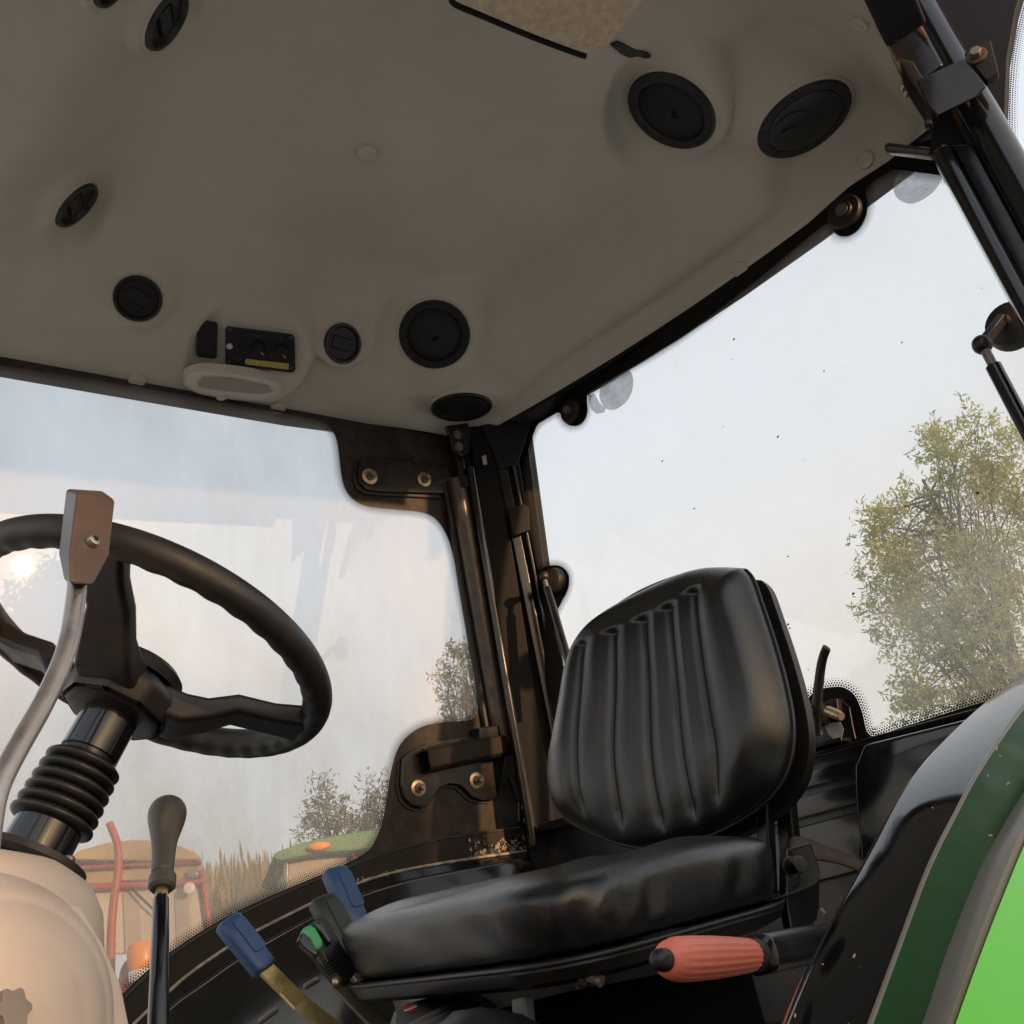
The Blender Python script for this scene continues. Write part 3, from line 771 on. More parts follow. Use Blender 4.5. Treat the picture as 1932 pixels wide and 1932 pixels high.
obj('sticker', uvprism(REAR, [(1556, 1365), (1585, 1362), (1592, 1376), (1586, 1402), (1572, 1394), (1562, 1384)], .0008, .0098), M['sticker'], hd)
for (u, v) in ((1554, 1408), (1578, 1404), (1592, 1399)):
    p = REAR.at(u, v, .02); obj('bolt', hexbolt(p, (0, 0, 1), .006, .005, .008), M['dull_steel'], hd)
foot = [REAR.at(u, v, .0) for u, v in ((1542, 1414), (1612, 1397))]
obj('foot', bar(foot[0] + REAR.n * .022, foot[1] + REAR.n * .022, (1, 0, 0), .045, .008), M['black_paint'], hd, bevel=.002)
# gas struts
def strut(label, ball, low, rod_len, pr, pad, padr, tr):
    a = V(ball); b = V(low); st = thing('gas_strut', label, 'gas strut', b, 'gas struts of the rear window')
    d = (b - a).normalized()
    obj('cylinder', tube([a + d * rod_len, b], tr, 16), M['black_gloss'], st, smooth_=40)
    obj('end_fitting', tube([a, a + d * (rod_len + .004)], tr * .62, 12), M['dull_steel'], st, smooth_=40)
    x, y, n = frame(REAR.n)
    obj('ball_joint', lathe([(0, -tr * 1.3), (tr * .75, -tr * 1.1), (tr * 1.25, -tr * .5), (tr * 1.3, 0), (tr * 1.1, tr * .7), (tr * .6, tr * 1.2), (0, tr * 1.3)], a, n, 16), M['black_plastic'], st, smooth_=True)
    pp = V(pad); R = padr
    pd = obj('glass_pad', lathe([(R, 0), (R, .010), (R * .9, .022), (R * .5, .030), (R * .22, .034), (R * .2, .05), (0, .05)], pp, REAR.n, 28), M['rubber'], st, smooth_=35)
    obj('bracket', bar(pp + REAR.n * .045, a, REAR.n, .02, .012), M['black_plastic'], st, bevel=.002)
pd = REAR.at(1050, 1098, .003)
strut('slim black gas strut beside the far corner post behind the seat', REAR.at(1026, 1088, .06), REAR.at(1085, 1290, .05), .03, 0, pd, px2m(pd, 26), px2m(pd, 7.5))
pd = REAR.at(1912, 618, .003)
strut('black gas strut at the right edge of the photo, ball joint at its top', REAR.at(1853, 650, .10), REAR.at(2010, 950, .09), .045, 0, pd, px2m(pd, 48), px2m(pd, 14))

# ---------------------------------------------------------------- below the rear window
rw = thing('rear_panel', 'black ribbed panel under the rear window behind the seat', 'panel', onX(1560, 1600, -1.72))
RP = Plane((-1.735, 0, 1.8), (1, 0, 0))
def rp(uv, t, off, name, m, bev=.003): return obj(name, uvprism(RP, uv, t, off), m, rw, bevel=bev)
rp([(1040, 1565), (1510, 1440), (1840, 1356), (1990, 1320), (1990, 1900), (1040, 1950)], .01, 0, 'sheet', M['black_paint'])
rp([(1040, 1554), (1512, 1432), (1840, 1345), (1990, 1308), (1990, 1322), (1840, 1358), (1512, 1445), (1040, 1570)], .045, .0, 'ledge', M['black_gloss'])
rp([(1450, 1478), (1640, 1428), (1640, 1458), (1450, 1508)], .022, .010, 'rib', M['black_gloss'], .005)
rp([(1450, 1524), (1640, 1474), (1640, 1512), (1450, 1562)], .022, .010, 'rib', M['black_gloss'], .005)
rp([(1450, 1578), (1640, 1528), (1640, 1640), (1450, 1690)], .022, .010, 'rib', M['black_gloss'], .005)
# cover box over the left wheel arch, seen behind the fender
cb = [onX(u, v, -1.40) for u, v in ((1628, 1405), (1611, 1445), (1612, 1500), (1624, 1640), (1640, 1760), (2050, 1760), (2050, 1300), (1760, 1372))]
tag(obj('arch_cover', prism(cb, (-.30, 0, 0)), M['black_gloss'], bevel=.006, origin=cb[0]), 'black sheet cover with cut corner beside the ribbed rear panel', 'cover')
# seat-back posts and belt mount behind the seat

# ---------------------------------------------------------------- fittings on the headliner
def air_vent(fit, label, twist=30):
    p, n, R = FITP[fit]
    t = thing('air_vent', label, 'air vent', p, 'round black air vents on the headliner')
    obj('bezel', lathe([(R * 1.10, -.012), (R * 1.08, -.002), (R * 1.04, .0015), (R * .98, .0005)], p, n, 44, caps=False), M['liner'], t, smooth_=60)
    obj('ring', lathe([(R * 1.0, -.004), (R * 1.0, .004), (R * .96, .0075), (R * .86, .007), (R * .80, .002), (R * .78, -.001), (0, -.002)], p, n, 36), M['black_plastic'], t, smooth_=35)
    x, y, _ = frame(n, MROT @ V((math.sin(math.radians(twist)), -math.cos(math.radians(twist)), 0)))
    bw = R * .5
    fl = obj('flap', join(plate(p - n * .002, x, y, n, R * 1.05, R * .56, R * .10, .004)), M['panel_dark'], t, bevel=.0015)
    for s in (-1, 1):
        c = p + y * (s * R * .30)
        obj('vane', box(c + n * .002, x, y, n, R * 1.05, .0016, .008), M['black_plastic'], t, bevel=.001)
    return t
air_vent('vent_1', 'round black air vent nearest the left side, left of the blank switch plate')
air_vent('vent_2', 'round black air vent between the control panel and the large round speaker', 10)
air_vent('vent_3', 'tilted black air vent at the left edge of the ceiling, lower one', -30)
air_vent('vent_4', 'tilted black air vent at the top left of the ceiling, upper one', -30)
air_vent('vent_5', 'tilted black air vent cut off by the top edge at upper left', -30)

def speaker(fit, label):
    p, n, R = FITP[fit]
    t = thing('loudspeaker', label, 'speaker', p, 'round black speakers in the headliner')
    obj('bezel', lathe([(R * 1.10, -.012), (R * 1.08, -.002), (R * 1.04, .0015), (R * .98, .0005)], p, n, 44, caps=False), M['liner'], t, smooth_=60)
    obj('ring', lathe([(R, -.003), (R, .004), (R * .96, .007), (R * .78, .0075), (R * .75, .004), (R * .74, -.002)], p, n, 44), M['black_plastic'], t, smooth_=35)
    obj('grille', lathe([(R * .75, .0), (R * .74, .003), (R * .5, .006), (R * .25, .0075), (R * .02, .008)], p, n, 44), M['speaker_mesh'], t, smooth_=True)
    x, y, _ = frame(n)
    for k in range(4):
        a = math.pi / 4 + k * math.pi / 2; q = p + (x * math.cos(a) + y * math.sin(a)) * R * .87 + n * .0072
        obj('screw', lathe([(R * .05, 0), (R * .05, .0015), (R * .02, .0018)], q, n, 12), M['panel_dark'], t)
    q = p + n * .0085 - y * R * .1
    obj('badge', plate(q, x, y, n, R * .2, R * .12, R * .05, .001), M['black_gloss'], t)
    return t
speaker('speaker_1', 'round black speaker with mesh grille above the far corner post')
speaker('speaker_2', 'oval-looking black mesh speaker at upper right beside the round outlet')

def outlet(fit, label):
    p, n, R = FITP[fit]
    t = thing('ceiling_outlet', label, 'air outlet', p, 'round black blanked outlets in the rear corners of the headliner')
    obj('bezel', lathe([(R * 1.10, -.012), (R * 1.08, -.002), (R * 1.04, .0015), (R * .98, .0005)], p, n, 44, caps=False), M['liner'], t, smooth_=60)
    obj('ring', lathe([(R, -.003), (R, .003), (R * .97, .006), (R * .80, .006), (R * .79, .003), (R * .6, .003)], p, n, 44), M['black_plastic'], t, smooth_=35)
    obj('disc', lathe([(R * .78, .002), (R * .78, .0058), (R * .76, .0066), (R * .3, .0072), (0, .0074)], p, n, 44), M['black_plastic'], t, smooth_=35)
    x, y, _ = frame(n)
    vd = MROT @ V((-1, .55, 0)); s = (x * vd.dot(x) + y * vd.dot(y)).normalized()
    c2 = p + s * R * .30 + n * .007
    obj('inner_disc', lathe([(R * .44, 0), (R * .44, .0016), (R * .42, .0022), (0, .0025)], c2, n, 36), M['black_plastic'], t, smooth_=35)
    q = p + s * R * .36 + n * .0098; sx = s.cross(n)
    obj('finger_pull', plate(q, sx, s, n, R * .12, R * .34, R * .055, .002), M['black_gloss'], t, bevel=.0006)
    for k in range(6):
        a = .3 + k * math.pi / 3; q = p + (x * math.cos(a) + y * math.sin(a)) * R * .88 + n * .006
        obj('screw', lathe([(R * .045, 0), (R * .045, .0012), (R * .02, .0016)], q, n, 10), M['panel_dark'], t)
outlet('outlet_1', 'flat-looking black round outlet above the far corner post, below the speaker')
outlet('outlet_2', 'black round outlet with sliding disc at upper right near the roof bracket')

# overhead console: rounded pad with blank plate, control panel and lamp
cp, cn, _r = FITP['console']; cp = cp + cn * .004
OC = Plane(cp, cn)
ox = (OC.at(556, 667) - OC.at(426, 650)).normalized(); oy = cn.cross(ox)
sp = thing('switch_blank', 'dark upright blank switch plate left of the control panel', 'switch plate', OC.at(391, 640))
obj('frame', uvprism(OC, [(372, 606), (376, 603), (408, 607), (411, 611), (409, 672), (405, 676), (374, 672), (370, 667)], .006, 0), M['panel_dark'], sp, bevel=.0015)
obj('insert', uvprism(OC, [(379, 613), (404, 616), (402, 666), (377, 662)], .002, .006), M['black_plastic'], sp, bevel=.0008)
cpn = thing('control_panel', 'black overhead control panel with two dials and yellow label strip', 'control panel', OC.at(490, 660))
obj('plate', uvprism(OC, [(425, 620), (429, 615), (550, 630), (556, 635), (557, 697), (551, 702), (430, 688), (425, 683)], .005, 0), M['panel_dark'], cpn, bevel=.001)
q = OC.at(433, 653, .005); obj('button', lathe([(px2m(q, 5.6), 0), (px2m(q, 5.6), .003), (px2m(q, 4), .004)], q, cn, 20), M['white_print'], cpn, smooth_=40)
for (u, v, a) in ((487, 655, .7), (531, 660, .9)):
    q = OC.at(u, v, .005); R = px2m(q, 13)
    k = obj('dial', lathe([(R, 0), (R, .004), (R * .85, .014), (R * .8, .016), (0, .016)], q, cn, 28), M['black_plastic'], cpn, smooth_=35)
    dd = (ox * math.cos(a) - oy * math.sin(a))
    obj('pointer', box(q + cn * .0165 + dd * R * .75, dd, cn.cross(dd), cn, R * .55, .0016, .001), M['white_print'], k)
obj('yellow_label', uvprism(OC, [(462, 681), (465, 677), (545, 686), (544, 697), (463, 687)], .0008, .005), M['yellow_label'], cpn)
for (u, v) in ((434, 622), (432, 683), (549, 637), (549, 695)):
    q = OC.at(u, v, .005); obj('screw', lathe([(px2m(q, 2.6), 0), (px2m(q, 2.2), .001)], q, cn, 10), M['dim_print'], cpn)
def text_on(parent, body, u, v, hpx, m, plane, off, name='lettering'):
    cu = bpy.data.curves.new(name, 'FONT'); cu.body = body; cu.size = 1.0; cu.align_x = 'CENTER'
    tmp = bpy.data.objects.new('tmp', cu); COL.objects.link(tmp)
    dg = bpy.context.evaluated_depsgraph_get(); me = bpy.data.meshes.new_from_object(tmp.evaluated_get(dg))
    q = plane.at(u, v, off); s = px2m(q, hpx) * 1.35
    vs = [q + ox * (c.co.x * s) + oy * (c.co.y * s) for c in me.vertices]; fs = [tuple(p.vertices) for p in me.polygons]
    bpy.data.objects.remove(tmp)
    return obj(name, (vs, fs), m, parent)
text_on(cpn, 'POWER', 448, 678, 3.6, M['dim_print'], OC, .0054)
text_on(cpn, 'TEMP', 487, 637, 3.4, M['dim_print'], OC, .0054)
text_on(cpn, 'FAN', 530, 645, 3.4, M['dim_print'], OC, .0054)
for (u, v, s) in ((479, 630, 2.4), (530, 637, 2.4), (511, 672, 2.8)):
    q = OC.at(u, v, .0054); obj('symbol', join(*[box(q, (ox * math.cos(a) + oy * math.sin(a)), cn, (oy * math.cos(a) - ox * math.sin(a)), px2m(q, s * 2), .0004, .0008) for a in (0, 1.05, 2.1)]), M['dim_print'], cpn)

# interior lamp
lp = on_liner(440, 728); lnn = face_normal(440, 728, .55, (.12, 1))
LP = Plane(lp - ray(440, 728) * .012, lnn)
lamp = thing('interior_lamp', 'pale rounded interior lamp below the control panel, unlit', 'lamp', lp)
lo = [(345, 722), (349, 712), (365, 703), (400, 700), (460, 706), (510, 716), (532, 728), (531, 739), (518, 748), (495, 753), (460, 751), (400, 743), (362, 734)]
LO = catmull([LP.at(u, v) for u, v in lo] + [LP.at(*lo[0])], 4)[:-1]
cen = sum(LO, V((0, 0, 0))) / len(LO)
rings = []
for s, h in ((1.01, -.02), (1.0, -.004), (.995, .003), (.96, .008), (.88, .012), (.70, .014), (.4, .015)):
    rings.append([cen + (p - cen) * s + lnn * h for p in LO] + [cen + (LO[0] - cen) * s + lnn * h])
lvf = loft(rings); lvf = (lvf[0] + [cen + lnn * .015], lvf[1]); base = (len(rings) - 1) * len(rings[0])
lvf[1].extend([(base + k, base + k + 1, len(lvf[0]) - 1) for k in range(len(rings[0]) - 1)])
obj('housing', lvf, M['lens'], lamp, smooth_=60)
q = LP.at(418, 746, .008); obj('switch_tab', lathe([(px2m(q, 11), -.008), (px2m(q, 11), .004), (px2m(q, 9), .006)], q, (lnn + V((0, .2, .1))).normalized(), 24), M['lens'], lamp, smooth_=40)
li = [(372, 722), (385, 711), (440, 713), (505, 727), (515, 738), (490, 742), (420, 736), (375, 729)]
obj('diffuser', uvprism(LP, li, .003, .0135), mat('diffuser', (.36, .30, .25), .25, coat=.3), lamp, bevel=.002)

# fold-down visor covered in tan felt
vis_z = 2.86
vu = [(846, -70), (858, 0), (900, 19), (1000, 60), (1085, 92), (1112, 100), (1132, 99), (1146, 86), (1190, 28), (1212, 0), (1262, -70)]
vp = [onZ(u, v, vis_z) for u, v in vu]
vs_ = thing('sun_visor', 'tan felt-covered visor hanging at the top centre of the ceiling', 'sun visor', onZ(1050, 0, vis_z))
obj('felt_pad', prism(vp, (0, 0, .022)), M['felt'], vs_, bevel=.007, seg=3)
ed = [onZ(u, v, vis_z + .014) for u, v in ((852, -4), (858, 8), (902, 27), (1000, 68), (1085, 100), (1105, 106))]
obj('edge_strip', tube(catmull(ed, 4), .0048, 8), M['black_matte'], vs_, smooth_=True)
cl_ = [on_liner(u, v) + V((0, 0, -.006)) for u, v in ((1150, 82), (1165, 76), (1222, 98), (1228, 105), (1218, 108), (1200, 103), (1186, 106), (1172, 100))]
tag(obj('visor_clip', prism(cl_, (0, 0, .012)), M['black_plastic'], bevel=.002, origin=cl_[0]), 'small black clip on the ceiling beside the tan visor', 'clip')

# ---------------------------------------------------------------- left rear post with door hinge, at the upper right
NP = Plane((-1.62, .62, 2.6), (.93, .25, .12))
np_ = thing('corner_post', 'black left rear post with bright edge highlight at the upper right', 'post', NP.at(2000, 760))
def nb(uv, t, off, name, m, bev=.004): return obj(name, uvprism(NP, uv, t, off), m, np_, bevel=bev)
nb([(1660, 40), (1790, 150), (1760, 300), (2120, 975), (2260, 975), (1990, 500), (1930, 388), (1910, 320), (1902, 240), (1906, 130), (1922, 40), (1990, -200), (1660, -200)], .03, -.06, 'back_plate', M['black_matte'], .002)
nb([(1768, 320), (1800, 300), (2130, 910), (2105, 950)], .05, -.03, 'inner_flange', M['black_gloss'], .008)
nb([(1800, 292), (1842, 290), (2180, 910), (2130, 925)], .03, -.02, 'channel', M['black_paint'], .006)
a = NP.at(1742, 20, .01); b = NP.at(2150, 760, .01)
obj('door_tube', tube([a, b], px2m(a, 30), 28), M['black_gloss'], np_, smooth_=40)
a = NP.at(1820, 240, -.005); b = NP.at(2180, 900, -.005)
obj('seal', tube([a, b], px2m(a, 10), 14), M['rubber'], np_, smooth_=40)
bdl = catmull([NP.at(u, v, -.058) for u, v in ((1960, -90), (1922, 40), (1906, 130), (1902, 240), (1910, 320), (1930, 388), (1990, 500))], 6)
bd = obj('border_dots', dots(bdl, NP.n, 1), M['black_matte'], np_); bd['kind'] = 'stuff'
# arm going up into the roof
arm_ = [(1640, 38), (1660, 6), (1700, 20), (1750, 75), (1790, 150), (1735, 190), (1715, 180)]
nb(arm_, .04, .02, 'roof_arm', M['black_paint'], .006)
nb([(1665, -10), (1712, 20), (1745, 62), (1752, 80), (1738, 66), (1700, 26), (1655, 0)], .012, .062, 'rusty_edge', M['rust'], .003)
# clamp bracket
clp = thing('hinge_bracket', 'dark grey folded hinge bracket clamped round the upper right post', 'bracket', NP.at(1790, 170, .06))
nclamp = (NP.n + V((0, .1, -.15))).normalized()
CPL = Plane(NP.at(1790, 175, .075), nclamp)
obj('face', uvprism(CPL, [(1729, 156), (1820, 113), (1862, 165), (1845, 184), (1768, 222), (1752, 205)], .006), M['black_paint'], clp, bevel=.004)
obj('side', uvprism(CPL, [(1700, 150), (1729, 156), (1768, 222), (1763, 240), (1748, 236), (1716, 185)], .06, -.055), M['black_matte'], clp, bevel=.004)
obj('back', uvprism(CPL, [(1820, 113), (1870, 90), (1885, 150), (1862, 166)], .02, -.018), M['black_matte'], clp, bevel=.003)
q = CPL.at(1752, 232, .004); obj('rivet', lathe([(px2m(q, 8), -.01), (px2m(q, 8), 0), (px2m(q, 5), .004)], q, nclamp, 16), M['black_paint'], clp, smooth_=50)
q = CPL.at(1842, 104, .004); b1 = obj('bolt', hexbolt(q, NP.n, px2m(q, 11), .012), M['dull_steel'], clp, bevel=.001)
obj('washer', lathe([(px2m(q, 19), -.004), (px2m(q, 19), 0), (px2m(q, 15), .001)], q, NP.n, 20), M['rust'], b1)
for (u, v) in ((1706, 160), (1712, 172)):
    q = NP.at(u, v, .065); obj('bolt', hexbolt(q, (-.3, -.8, -.4), px2m(q, 6), .01), M['zinc'], clp, bevel=.001)
# small tie bar with shiny edge between the post and the rear rail
tb0 = NP.at(1672, 280, -.05); tb1 = NP.at(1765, 292, -.05)
tag(obj('tie_bar', join(bar(tb0, tb1, (0, 0, 1), .016, .03)), M['black_gloss'], bevel=.008, origin=tb0), 'short black tie bar with shiny edge joining roof and upper right post', 'bar')

# ---------------------------------------------------------------- driver's seat
seat = thing('driver_seat', 'black vinyl driver seat with ribbed backrest and thick cushion', 'seat', (-.95, 0, 1.15))
bn = V((math.cos(math.radians(11)), .06, math.sin(math.radians(11)))).normalized()
BP = Plane((-1.275, 0, 1.898), bn)
bx = UP.cross(bn).normalized(); by = bn.cross(bx)          # bx towards the camera side, by up the backrest
def to2(p): d = p - BP.p; return (d.dot(bx), d.dot(by))
bo_uv = [(1405, 1075), (1340, 1073), (1270, 1088), (1195, 1120), (1130, 1165), (1095, 1205), (1073, 1255), (1060, 1330), (1047, 1400), (1039, 1448), (1043, 1500), (1066, 1543), (1110, 1568), (1165, 1590), (1215, 1600), (1270, 1596), (1345, 1572), (1420, 1530), (1466, 1484), (1490, 1428), (1494, 1365), (1481, 1290), (1459, 1210), (1436, 1140), (1419, 1092)]
bo = [to2(BP.at(u, v)) for u, v in bo_uv]
bo3 = catmull([V((a, b, 0)) for a, b in bo] + [V((*bo[0], 0))], 14)[:-1]
bm_ = sum(bo3, V((0, 0, 0))) / len(bo3); bc = bm_ + V((.085, -.01, 0))
gr_uv = [((1122, 1218), (1122, 1300), (1120, 1400), (1123, 1500), (1130, 1566)), ((1180, 1196), (1184, 1300), (1182, 1420), (1188, 1520), (1192, 1590)), ((1236, 1172), (1244, 1290), (1248, 1420), (1258, 1520), (1266, 1590)), ((1287, 1152), (1298, 1270), (1308, 1400), (1320, 1500), (1328, 1578)), ((1337, 1124), (1350, 1240), (1366, 1350), (1378, 1430), (1372, 1540))]
GR = [[V((*to2(BP.at(u, v)), 0)) for u, v in g] for g in gr_uv]
GR = [catmull(g, 3) for g in GR]
def groove(a, b):
    p = V((a, b, 0)); dep = 0.0
    for gi, g in enumerate(GR):
        best = 9; k = 0
        for i in range(len(g) - 1):
            ab = g[i + 1] - g[i]; t = max(0, min(1, (p - g[i]).dot(ab) / ab.length_squared))
            d = (p - g[i] - ab * t).length
            if d < best: best = d; k = (i + t) / (len(g) - 1)
        fade = smooth(0, .03, k) * (1 - .5 * smooth(.8, 1, k))
        dep = max(dep, fade * (.0062 * math.exp(-(best / .0055) ** 2) + .0085 * math.exp(-(best / .018) ** 2)))
    return dep
def back_h(r): return .054 * max(0, 1 - r ** 5.0) ** .55
N = len(bo3); RN = 84
vs, fs = [], []
for i in range(RN + 1):
    r = (i / RN) ** .8
    for k in range(N):
        q = bc + (bo3[k] - bc) * r
        h = back_h(r); s = q.x
        h -= groove(q.x, q.y) * smooth(0, .2, 1 - r)
        h += .012 * smooth(.10, .17, abs(s - bm_.x)) * (1 - smooth(.75, 1, r)) - .012 * (1 - smooth(0, .14, abs(s - bm_.x)))   # raised side bolsters
        vs.append(BP.p + bx * q.x + by * q.y + bn * h)
fr_n = len(vs)
for i in range(RN):
    for k in range(N):
        k2 = (k + 1) % N; fs.append((i * N + k, i * N + k2, (i + 1) * N + k2, (i + 1) * N + k))
BK = 8
for i in range(1, BK + 1):
    r = 1 - i / BK
    for k in range(N):
        q = bc + (bo3[k] - bc) * (r * .98 + .0)
        vs.append(BP.p + bx * q.x + by * q.y - bn * (.05 * (1 - (1 - i / BK) ** 6)))
last = RN * N
for i in range(BK):
    a0_ = last if i == 0 else fr_n + (i - 1) * N; b0_ = fr_n + i * N
    for k in range(N):
        k2 = (k + 1) % N; fs.append((a0_ + k, a0_ + k2, b0_ + k2, b0_ + k))
obj('backrest', (vs, fs), M['vinyl'], seat, smooth_=True)
# hard shell behind the backrest, standing proud at the near top corner
sh = []
for k in range(N):
    q = bc + (bo3[k] - bc) * 1.0; sh.append(BP.p + bx * (q.x * .97 + .003) + by * (q.y + .002) - bn * .05)
obj('back_shell', prism(sh[::4], -bn * .018), M['seat_shell'], seat, bevel=.012, seg=3)
# piping seam at the rim of the backrest
pip = [BP.p + bx * q.x + by * q.y - bn * .004 for q in bo3] ; pip.append(pip[0])
obj('piping', tube(pip[::1], .0032, 6, caps=False), M['seat_shell'], seat, smooth_=True)

# cushion: rounded slab, turned a little towards the open door
YC = .245
corn = [V((-.795, -.295, 0)), V((-.680, .250, 0)), V((-1.15, .235, 0)), V((-1.27, -.27, 0))]
rad_ = [.13, .12, .16, .12]
def round_poly(cs, rs, n=14, m=16):
    out = []
    for i, c in enumerate(cs):
        a = (cs[i - 1] - c); b_ = (cs[(i + 1) % 4] - c); r = rs[i]
        pa_, pb_ = c + a.normalized() * r, c + b_.normalized() * r
        for k in range(n + 1):
            t = k / n; out.append(pa_ * (1 - t) ** 2 + c * 2 * t * (1 - t) + pb_ * t * t)
        nxt = cs[(i + 1) % 4]; e = nxt + (c - nxt).normalized() * rs[(i + 1) % 4]
        for k in range(1, m): out.append(pb_.lerp(e, k / m))
    return out
cu_o = round_poly(corn, rad_)
NO = len(cu_o); ccen = sum(cu_o, V((0, 0, 0))) / NO
def z_bot(p): return 1.521 - .067 * p.x - .084 * p.y + .015 * smooth(-.98, -1.25, p.x) ** 2
def thick(p): return .078 + .010 * smooth(-.75, -.95, p.x) - .012 * smooth(-.95, -1.2, p.x)
prof_c = [(.90, .0), (.935, .06), (.958, .18), (.975, .32), (.988, .45), (.997, .57), (1.0, .67), (.992, .77), (.965, .86), (.915, .93), (.83, .975), (.70, .995), (.54, 1.0), (.36, .99), (.18, .97), (.03, .96)]
i_nf = 14 + 16 + 7                                       # outline index of the near front corner
rng_c = random.Random(21)
creases = [(i_nf - 15, .0035, 1.6, .5), (i_nf - 3, .008, 1.0, .25), (i_nf + 1.2, .0125, .9, .34), (i_nf + 4.4, .010, .8, .3), (i_nf + 7.5, .006, 1.2, .25), (i_nf - 7.5, .0045, 1.2, .3), (i_nf + 22, .004, 1.4, .4), (i_nf + 38, .005, 1.2, .3)]
vs, fs = [], []
for (r, h) in prof_c:
    for k, o in enumerate(cu_o):
        p = ccen + (o - ccen) * r; zb = z_bot(p); T = thick(p)
        d = (o - ccen).normalized(); cr = 0.0
        for (ci, cd, cw, hc) in creases:
            kk = k + (h - hc) * 5.0 * (1 if ci < i_nf else -.6)
            dd = (kk - ci + NO / 2) % NO - NO / 2
            cr += .62 * cd * math.exp(-(dd / cw) ** 2) * math.exp(-((h - hc) / .34) ** 2)
            cr -= .62 * cd * .45 * math.exp(-((abs(dd) - cw * 2.1) / cw) ** 2) * math.exp(-((h - hc) / .34) ** 2)
        wob = .0030 * math.sin(k * .31 + h * 5) * math.sin(h * 3.1)
        q = p - d * (cr - wob)
        vs.append(V((q.x, q.y, zb + T * h + (.004 * math.sin(k * .23 + r * 9) if r < .9 else 0))))
for i in range(len(prof_c) - 1):
    for k in range(NO):
        k2 = (k + 1) % NO; fs.append((i * NO + k, i * NO + k2, (i + 1) * NO + k2, (i + 1) * NO + k))
fs.append(tuple(range(NO))[::-1]); fs.append(tuple((len(prof_c) - 1) * NO + k for k in range(NO)))
obj('cushion', (vs, fs), M['vinyl'], seat, smooth_=True, sub=2)
# pan under the cushion with a rolled edge
def pan_ring(sc, dz): return [V(((ccen + (o - ccen) * sc).x, (ccen + (o - ccen) * sc).y, z_bot(ccen + (o - ccen) * sc) + dz)) for o in cu_o + [cu_o[0]]]
rg_ = [pan_ring(.94, .002), pan_ring(.978, -.001), pan_ring(.978, -.006), pan_ring(.955, -.016), pan_ring(.88, -.022), pan_ring(.5, -.026), pan_ring(.02, -.026)]
obj('seat_pan', loft(rg_), M['seat_shell'], seat, smooth_=30)
obj('pan_edge', tube(pan_ring(.980, -.001), .0026, 8, caps=False), M['seat_shell'], seat, smooth_=True)
wb = onY(1100, 1836, .20)
obj('bolt', join(lathe([(.010, 0), (.010, .004), (.0055, .005), (.0055, .02)], wb, (-.2, .8, -.5), 14), hexbolt(wb + V((-.004, .006, -.002)), (-.2, .8, -.5), .009, .006)), M['dull_steel'], seat, smooth_=35)
# suspension under the seat
obj('suspension', join(box((-.96, -.02, 1.42), (1, 0, 0), (0, 1, 0), UP, .32, .30, .22)), M['under_seat'], seat, bevel=.02)
obj('base_rail', join(box((-.90, .15, 1.24), (1, 0, 0), (0, 1, 0), UP, .5, .06, .16), box((-.90, -.15, 1.24), (1, 0, 0), (0, 1, 0), UP, .5, .06, .16)), M['under_seat'], seat, bevel=.006)
# posts and brackets holding the backrest
for (u0, v0, u1, v1, yy, w_) in ((1442, 1500, 1452, 1720, -.02, 26), (1480, 1480, 1500, 1700, .06, 34)):
    pa = onX(u0, v0, -1.30 - .05 * (w_ > 30)); pb = onX(u1, v1, -1.30 - .05 * (w_ > 30))
    obj('back_post', bar(pa, pb, (0, 1, 0), px2m(pa, w_), .02), M['black_paint'], seat, bevel=.003)
hk = [onY(u, v, .20) for u, v in ((1420, 1706), (1450, 1700), (1500, 1682), (1524, 1670), (1530, 1655), (1524, 1630), (1512, 1600))]
hk = catmull(hk, 5)
obj('recliner_strap', loft([[p + V((0, .012, 0)) for p in hk], [p - V((0, .022, 0)) for p in hk]]), M['dull_steel'], seat, smooth_=True)
seat.children[-1].modifiers.new('s', 'SOLIDIFY').thickness = .004
q = onY(1492, 1636, .20)
obj('bolt', hexbolt(q, (.35, .9, 0), px2m(q, 17), .02, px2m(q, 20)), M['black_paint'], seat, bevel=.0015)
obj('bracket', prism([onY(u, v, .185) for u, v in ((1484, 1602), (1530, 1590), (1548, 1640), (1545, 1780), (1500, 1790), (1484, 1700))], (0, -.012, 0)), M['black_paint'], seat, bevel=.002)

# seat belt end lying over the post
wb_ = [onX(u, v, x) for u, v, x in ((1488, 1604, -1.30), (1490, 1584, -1.305), (1500, 1578, -1.31), (1525, 1582, -1.32), (1560, 1596, -1.33), (1600, 1612, -1.34), (1650, 1632, -1.35))]
wbc = catmull(wb_, 5)
wv = V((.6, .1, -.75)).normalized()
bl = obj('seat_belt', loft([wbc, [p + wv * (.05 - .030 * smooth(.2, .8, i / len(wbc))) for i, p in enumerate(wbc)]]), M['webbing'], smooth_=True, origin=wbc[0])
bl.modifiers.new('s', 'SOLIDIFY').thickness = .003
tag(bl, 'brown seat belt strap folded over behind the seat', 'seat belt')
# small hook plates by the fender
hkp = [onX(u, v, -1.0) for u, v in ((1552, 1712), (1546, 1716), (1543, 1735), (1537, 1742), (1527, 1748), (1526, 1768), (1536, 1775), (1552, 1768), (1548, 1752), (1556, 1738), (1560, 1722))]
tag(obj('hook_plate', prism(hkp, (.004, 0, 0)), M['dull_steel'], bevel=.001, origin=hkp[0]), 'small dull metal hook plate between seat bracket and fender', 'hook')

